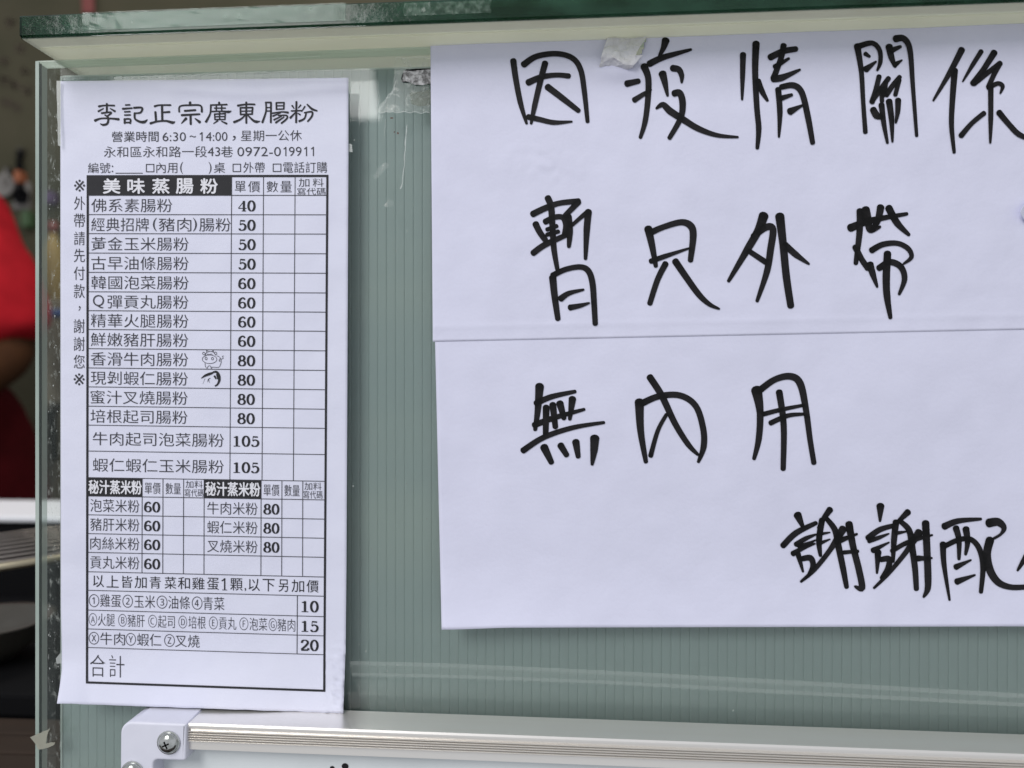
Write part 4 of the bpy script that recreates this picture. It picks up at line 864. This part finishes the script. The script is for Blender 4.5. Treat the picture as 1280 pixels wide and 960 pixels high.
# kitchen counter with steamer rack
ct = -.1255
cb = empty('counter', (-.45, .46, -1.1))
bm = bmesh.new(); box(bm, (-1.2, .425, -1.1), (.5, .51, ct - .005)); child(objbm('base', bm, M['black']), cb)
bm = bmesh.new(); box(bm, (-1.2, .42, ct - .006), (.5, .52, ct), None, .002); child(objbm('worktop', bm, M['white']), cb)
tag(cb, 'narrow white topped counter behind the wire steel rack', 'counter')
st = empty('steamer_cooker', (-.45, .2, -1.1))
bm = bmesh.new(); box(bm, (-1.2, .19, -1.1), (.5, .415, -.20)); child(objbm('housing', bm, M['black']), st)
tag(st, 'black cooker housing under the wire steel rack beside the glass edge', 'cooker')
bx = P(8, 778, .14)
V, F = lathe([(.004, -.022), (.014, -.021), (.028, -.010), (.033, .0), (.035, .0015), (.031, .001), (.025, -.009), (.010, -.017)], 40)
bs = obj('steel_bowl', [(x + bx.x - .012, y + .14, z_ + bx.z) for x, y, z_ in V], F, M['greyst'], None, True); tag(bs, 'dull steel bowl on the ledge before the black cooker', 'bowl')
lg = empty('cooker_ledge', (-.3, .15, -1.1)); zs = bx.z - .022
bm = bmesh.new(); box(bm, (-.9, .095, zs - .012), (.5, .192, zs), None, .002); child(objbm('ledge_board', bm, M['black']), lg)
for x in (-.85, .4):
    bm = bmesh.new(); box(bm, (x - .02, .11, -1.1), (x + .02, .16, zs - .011)); child(objbm('leg', bm, M['black']), lg)
tag(lg, 'black ledge carrying the dull steel bowl', 'ledge')
# wire rack of thin rods lying over the ledge and the cooker
C0 = P(20, 706, .103); u_, v_ = Vector((.64, .768, 0)), Vector((-.768, .64, 0))
rk = empty('wire_rack', C0)
def rod(name, a, b, r, m):
    d = b - a; bm = bmesh.new(); g = bmesh.ops.create_cone(bm, cap_ends=True, segments=10, radius1=r, radius2=r, depth=d.length)
    bmesh.ops.transform(bm, matrix=Matrix.Translation((a + b) / 2) @ d.to_track_quat('Z', 'Y').to_matrix().to_4x4(), verts=bm.verts)
    return child(objbm(name, bm, m, None, True), rk)
for k in range(9): rod('rack_bar', C0 - u_ * .07 + v_ * .0125 * k, C0 + u_ * .16 + v_ * .0125 * k, .0022 if k == 0 else .0009, M['rail'] if k == 0 else M['chrome'])
for t_ in (-.068, .03, .158): rod('cross_bar', C0 + u_ * t_ + Vector((0, 0, -.0022)), C0 + u_ * t_ + v_ * .1 + Vector((0, 0, -.0022)), .0016, M['chrome'])
for t_, k, zz in ((-.068, 0, -.165), (.158, 0, -.205), (-.068, 8, -.172), (.158, 8, -.205)):
    a = C0 + u_ * t_ + v_ * .0125 * k; rod('rack_leg', a, Vector((a.x, a.y, zz)), .0018, M['chrome'])
tag(rk, 'wire rack of thin slanting steel rods beside the glass edge', 'rack')
sh = empty('wooden_shelf', (-.3, .1, -1.1)); zs = P(20, 900, .09).z
for k in range(4):
    bm = bmesh.new(); box(bm, (-.9, .020 + k * .0185, zs - .02), (.5, .0375 + k * .0185, zs), None, .0015); child(objbm('plank', bm, M['brown']), sh)
for x in (-.85, .4):
    bm = bmesh.new(); box(bm, (x - .02, .03, -1.1), (x + .02, .085, zs - .015)); child(objbm('leg', bm, M['brown']), sh)
tag(sh, 'dark brown plank shelf low behind the glass edge', 'shelf')

# ------------------------------------------------------------------ person in red at the left
def skin_mesh(name, joints, edges, m, parent, root=0, sub=2):
    me = bpy.data.meshes.new(name); me.from_pydata([j[0] for j in joints], edges, []); me.update(); me.materials.append(m)
    o = bpy.data.objects.new(name, me); COL.objects.link(o)
    sk = o.modifiers.new('skin', 'SKIN'); sk.use_smooth_shade = True
    lay = me.skin_vertices[0] if me.skin_vertices else None
    if lay is None:
        bm = bmesh.new(); bm.from_mesh(me); bm.verts.layers.skin.verify(); bm.to_mesh(me); bm.free(); lay = me.skin_vertices[0]
    for i, j in enumerate(joints):
        r = j[1]; lay.data[i].radius = r if isinstance(r, tuple) else (r, r); lay.data[i].use_root = (i == root)
    ss = o.modifiers.new('sub', 'SUBSURF'); ss.levels = ss.render_levels = sub
    return child(o, parent)
PY = .98
K = lambda px, py, dy=0.0: tuple(P(px, py, PY + dy))
per = empty('person', (K(-175, 480)[0], PY, -1.1))
cx = -175
foot = lambda px: (P(px, 480, PY).x, PY, -1.1)
hipL, hipR = K(cx + 70, 640), K(cx - 70, 640)
kneeL, kneeR = (hipL[0], PY - .02, -.62), (hipR[0], PY - .02, -.62)
J = [(K(cx, 600), (.13, .10)), (K(cx, 480), (.125, .10)), (K(cx, 340), (.14, .105)), (K(cx, 240), (.13, .09)), (K(cx, 190), (.055, .055)), (K(cx, 150, -.01), (.052, .052)), (K(cx, 105, -.02), (.075, .085)), (K(cx, 50, -.01), (.07, .08)),
     (K(cx + 105, 232), .062), (K(20, 446, -.02), .042), (K(-55, 490, -.16), .034), (K(-120, 530, -.28), .026), (K(-140, 540, -.31), (.036, .016)),
     (K(cx - 105, 232), .062), (K(cx - 165, 446, -.02), .044), (K(cx - 105, 505, -.16), .036), (K(cx - 40, 545, -.28), .026), (K(cx - 20, 556, -.31), (.036, .016)),
     (hipL, .085), (kneeL, .06), ((hipL[0], PY + .02, -1.03), .04), ((hipL[0], PY - .09, -1.075), (.035, .022)),
     (hipR, .085), (kneeR, .06), ((hipR[0], PY + .02, -1.03), .04), ((hipR[0], PY - .09, -1.075), (.035, .022))]
E_ = [(0, 1), (1, 2), (2, 3), (3, 4), (4, 5), (5, 6), (6, 7), (3, 8), (8, 9), (9, 10), (10, 11), (11, 12), (3, 13), (13, 14), (14, 15), (15, 16), (16, 17), (0, 18), (18, 19), (19, 20), (20, 21), (0, 22), (22, 23), (23, 24), (24, 25)]
# fingers: short chains rooted in each palm
for base, sgn in ((12, -1), (17, 1)):
    bp = Vector(J[base][0])
    for q in range(4):
        a = bp + Vector(((q - 1.5) * .017, -.035, -.004)); b = a + Vector((0, -.028 - .006 * (q in (1, 2)), -.014)); c2 = b + Vector((0, -.012, -.020))
        i0 = len(J); J += [(tuple(a), .009), (tuple(b), .008), (tuple(c2), .0065)]; E_ += [(base, i0), (i0, i0 + 1), (i0 + 1, i0 + 2)]
    a = bp + Vector((sgn * .038, -.008, -.004)); b = a + Vector((sgn * .010, -.024, -.012)); i0 = len(J); J += [(tuple(a), .011), (tuple(b), .009)]; E_ += [(base, i0), (i0, i0 + 1)]
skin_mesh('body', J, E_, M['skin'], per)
# shirt with short sleeves
S = [(K(cx, 590), (.150, .118)), (K(cx, 480), (.150, .122)), (K(cx, 340), (.163, .125)), (K(cx, 245), (.150, .108)), (K(cx, 205), (.075, .07)),
     (K(cx + 106, 236), .078), (K(cx + 160, 335, -.01), .077), (K(10, 400, -.02), .070), (K(24, 436, -.02), .066),
     (K(cx - 106, 236), .078), (K(cx - 135, 335, -.01), .077), (K(cx - 160, 412, -.02), .066)]
skin_mesh('shirt', S, [(0, 1), (1, 2), (2, 3), (3, 4), (3, 5), (5, 6), (6, 7), (7, 8), (3, 9), (9, 10), (10, 11)], M['red'], per)
ft = bpy.data.textures.new('folds', 'CLOUDS'); ft.noise_scale = .05
fd = per.children[-1].modifiers.new('folds', 'DISPLACE'); fd.texture = ft; fd.strength = .022; fd.mid_level = .5
# flared apron round the hips
V, F = [], []; n_ = 40
for py, rt in ((470, -32), (490, -6), (510, 10), (535, 24), (570, 38), (620, 47), (700, 54), (800, 58), (900, 60)):
    c = P(cx, py, PY); rxm = P(rt, py, PY).x - c.x
    for k in range(n_):
        a = 2 * math.pi * k / n_; fold = 1 + .03 * math.sin(a * 9) * clamp((py - 500) / 150)
        V.append((c.x + rxm * fold * math.cos(a), PY + min(rxm, .19) * .92 * fold * math.sin(a), c.z))
for i in range(8):
    for k in range(n_): F.append((i * n_ + k, i * n_ + (k + 1) % n_, (i + 1) * n_ + (k + 1) % n_, (i + 1) * n_ + k))
F.append(tuple(range(n_)))
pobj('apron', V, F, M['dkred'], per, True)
# head details
hc = Vector(K(cx, 80, -.015))
V, F = lathe([(.02, .118), (.06, .105), (.088, .07), (.097, .03), (.094, -.01), (.085, -.045)], 24)
pobj('hair', [(hc.x + x, hc.y + .018 + y * 1.08, hc.z + z_) for x, y, z_ in V], F, M['hair'], per, True)
for sx in (-1, 1):
    bm = bmesh.new(); bmesh.ops.create_uvsphere(bm, u_segments=12, v_segments=8, radius=.011); bmesh.ops.translate(bm, vec=hc + Vector((sx * .032, -.078, -.012)), verts=bm.verts); child(objbm('eye', bm, M['white'], None, True), per)
    bm = bmesh.new(); bmesh.ops.create_uvsphere(bm, u_segments=12, v_segments=8, radius=.02); bmesh.ops.transform(bm, matrix=Matrix.Translation(hc + Vector((sx * .082, .0, -.02))) @ Matrix.Diagonal((.4, .8, 1.4, 1)), verts=bm.verts); child(objbm('ear', bm, M['skin'], None, True), per)
bm = bmesh.new(); bmesh.ops.create_cone(bm, cap_ends=True, segments=10, radius1=.016, radius2=.006, depth=.04); bmesh.ops.translate(bm, vec=hc + Vector((0, -.092, -.03)), verts=bm.verts); child(objbm('nose', bm, M['skin'], None, True), per)
bm = bmesh.new(); box(bm, hc + Vector((-.024, -.088, -.072)), hc + Vector((.024, -.070, -.060)), None, .004); child(objbm('mouth', bm, M['redp'], None, True), per)
tag(per, 'person in a bright red shirt and dark red apron, elbow bent, behind the glass', 'person')
